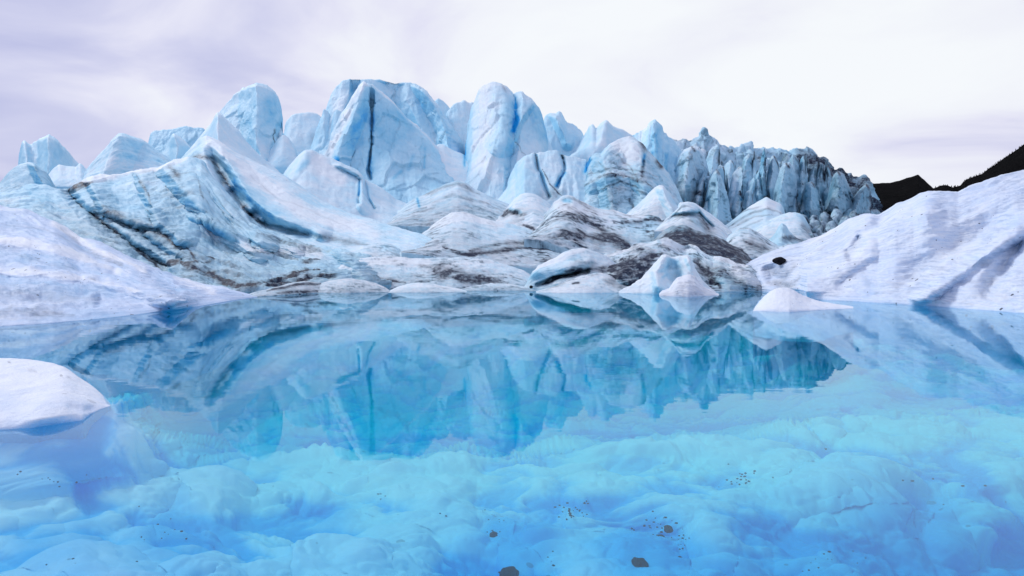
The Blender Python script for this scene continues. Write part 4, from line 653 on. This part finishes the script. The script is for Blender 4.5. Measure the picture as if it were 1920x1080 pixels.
# ------------------------------------------------------------------ near floe
form('ice_floe', 'large rounded white ice floe floating close by at the left edge', 'ice floe',
     [(-420, 700), (-300, 682), (-150, 673), (0, 671.5), (25, 672), (55, 674), (80, 677), (103, 682), (120, 687), (135, 697), (150, 709), (165, 718), (178, 727), (190, 738), (199, 747), (205, 754), (207, 758)], [(-420, 820), (0, 806), (60, 802), (120, 793), (155, 788), (170, 776), (190, 767), (207, 761)],
     [(-420, 9.2), (100, 9.0), (207, 8.0)], None, p=1.6, m=M_NEAR, b0=.03, d0=.01, amp=.012, sm=4, nf=3, steep=.28, skirt=(-.3, .9), thick=1.5,
     feats=[([(140, 700), (110, 735), (90, 770), (80, 800)], 90, 60, .12, 's'), ([(120, 760), (160, 770), (195, 765)], 14, 10, -.08, 's')], blue=[([(90, 745), (140, 765), (190, 762)], 12, .12), ([(0, 745), (30, 760)], 30, .1), ([(0, 806), (120, 796), (170, 780)], 8, .2)],
     dirt=[([(16, 679), (20, 680)], 1.5, .8), ([(55, 695), (68, 698)], 3, .25), ([(114, 703), (116, 703)], 1.4, .9), ([(128, 706), (134, 708)], 2, .3)], spk=.25, step=2.5)
# ------------------------------------------------------------------ stones
def stone(name, label, px, py, wd, Yd, z=None, flat=.5, grp=None, rot=0, seed=0, m=None):
    s = wd/F*Yd/2; bm = bmesh.new(); bmesh.ops.create_icosphere(bm, subdivisions=4, radius=1)
    co = np.array([v.co[:] for v in bm.verts])
    cv, _ = cell(co*1.1+seed*3.3); r = 1+0.22*fbm(co*1.3+seed, 3)+0.12*cv+0.04*fbm(co*5+seed, 3)
    co = co*r[:, None]*np.array([s, s*.8, s*flat])
    for v, c in zip(bm.verts, co): v.co = c; 
    for f in bm.faces: f.smooth = True
    me = bpy.data.meshes.new(name); bm.to_mesh(me); bm.free(); me.materials.append(m or M_ROCK)
    o = bpy.data.objects.new(name, me); C.objects.link(o)
    o.location = ((px-960)/F*Yd, Yd, H-(py-HOR)/F*Yd if z is None else z); o.rotation_euler = (0, rot, seed)
    return tag(o, label, 'rock', grp)
stone('rock', 'black oval rock resting on the white ice slope behind the right shore', 1462, 489, 29, 39.0, flat=.48, seed=1, rot=.08)
stone('rock', 'tiny black rock at the waterline under the arched snow-capped lobe', 996, 538, 8, 38.5, flat=.7, seed=2)
for k, (x, y, wd, fl, lb) in enumerate([(926, 1003, 18, .5, 'small dark stone seen through the water, left of the larger two-lobed one'), (1000, 1008, 33, .35, 'slanted dark stone on the lake bed in a blue hollow, between two small ones'),
        (954, 1076, 42, .4, 'rounded dark stone on the lake bed cut by the bottom edge of the picture'), (1199, 1058, 36, .45, 'diamond-shaped dark stone on the lake bed, right of centre'),
        (1253, 992, 17, .6, 'upper of two touching dark pebbles on the lake bed'), (1237, 1007, 19, .3, 'thin lower one of two touching dark pebbles on the lake bed'), (1274, 1048, 16, .4, 'small dark pebble right of the diamond-shaped stone')]):
    d = float(bed_depth(np.array([[x]]), np.array([[float(y)]]))[0, 0])-.05; Yd = (H+d)*F/(y-HOR)
    stone('stone', lb, x, y, wd, Yd*0.985, flat=fl*1.3, grp='stones on the lake bed', seed=k+5, m=M_SUNK)
# scattered grit on the lake bed
bm = bmesh.new(); R_ = random.Random(3)
for (cx, cy, sx, sy, nn_) in [(1070, 960, 26, 12, 30), (930, 985, 30, 18, 14), (1225, 980, 30, 16, 22), (1020, 1040, 22, 22, 14), (1280, 1015, 20, 14, 14), (720, 925, 14, 10, 8), (1190, 1020, 30, 12, 10), (850, 970, 40, 14, 6), (1390, 900, 60, 12, 12), (480, 910, 60, 8, 8), (1500, 880, 100, 25, 14),
                               (300, 1000, 60, 30, 12), (1390, 895, 20, 10, 8), (100, 900, 80, 14, 10), (1700, 930, 120, 40, 14), (1550, 1050, 60, 20, 16), (200, 1060, 100, 16, 10)]:
    for k in range(nn_):
        x, y = R_.gauss(cx, sx*.6), R_.gauss(cy, sy*.7)
        if y > 1110: continue
        d = float(bed_depth(np.array([[x]]), np.array([[y]]))[0, 0])-.04; Yd = (H+d)*F/(y-HOR)*.99; s = R_.uniform(.8, 2.4)/F*Yd
        mm = __import__('mathutils').Matrix
        bmesh.ops.create_icosphere(bm, subdivisions=1, radius=1, matrix=mm.Translation(((x-960)/F*Yd, Yd, H-(y-HOR)/F*Yd))@mm.Diagonal((s*R_.uniform(.8, 1.7), s, s*.8, 1)))
me = bpy.data.meshes.new('grit'); bm.to_mesh(me); bm.free(); me.materials.append(M_SUNK)
o = bpy.data.objects.new('grit', me); C.objects.link(o); tag(o, 'loose dark grit scattered over the pale lake bed', 'grit', kind='stuff')
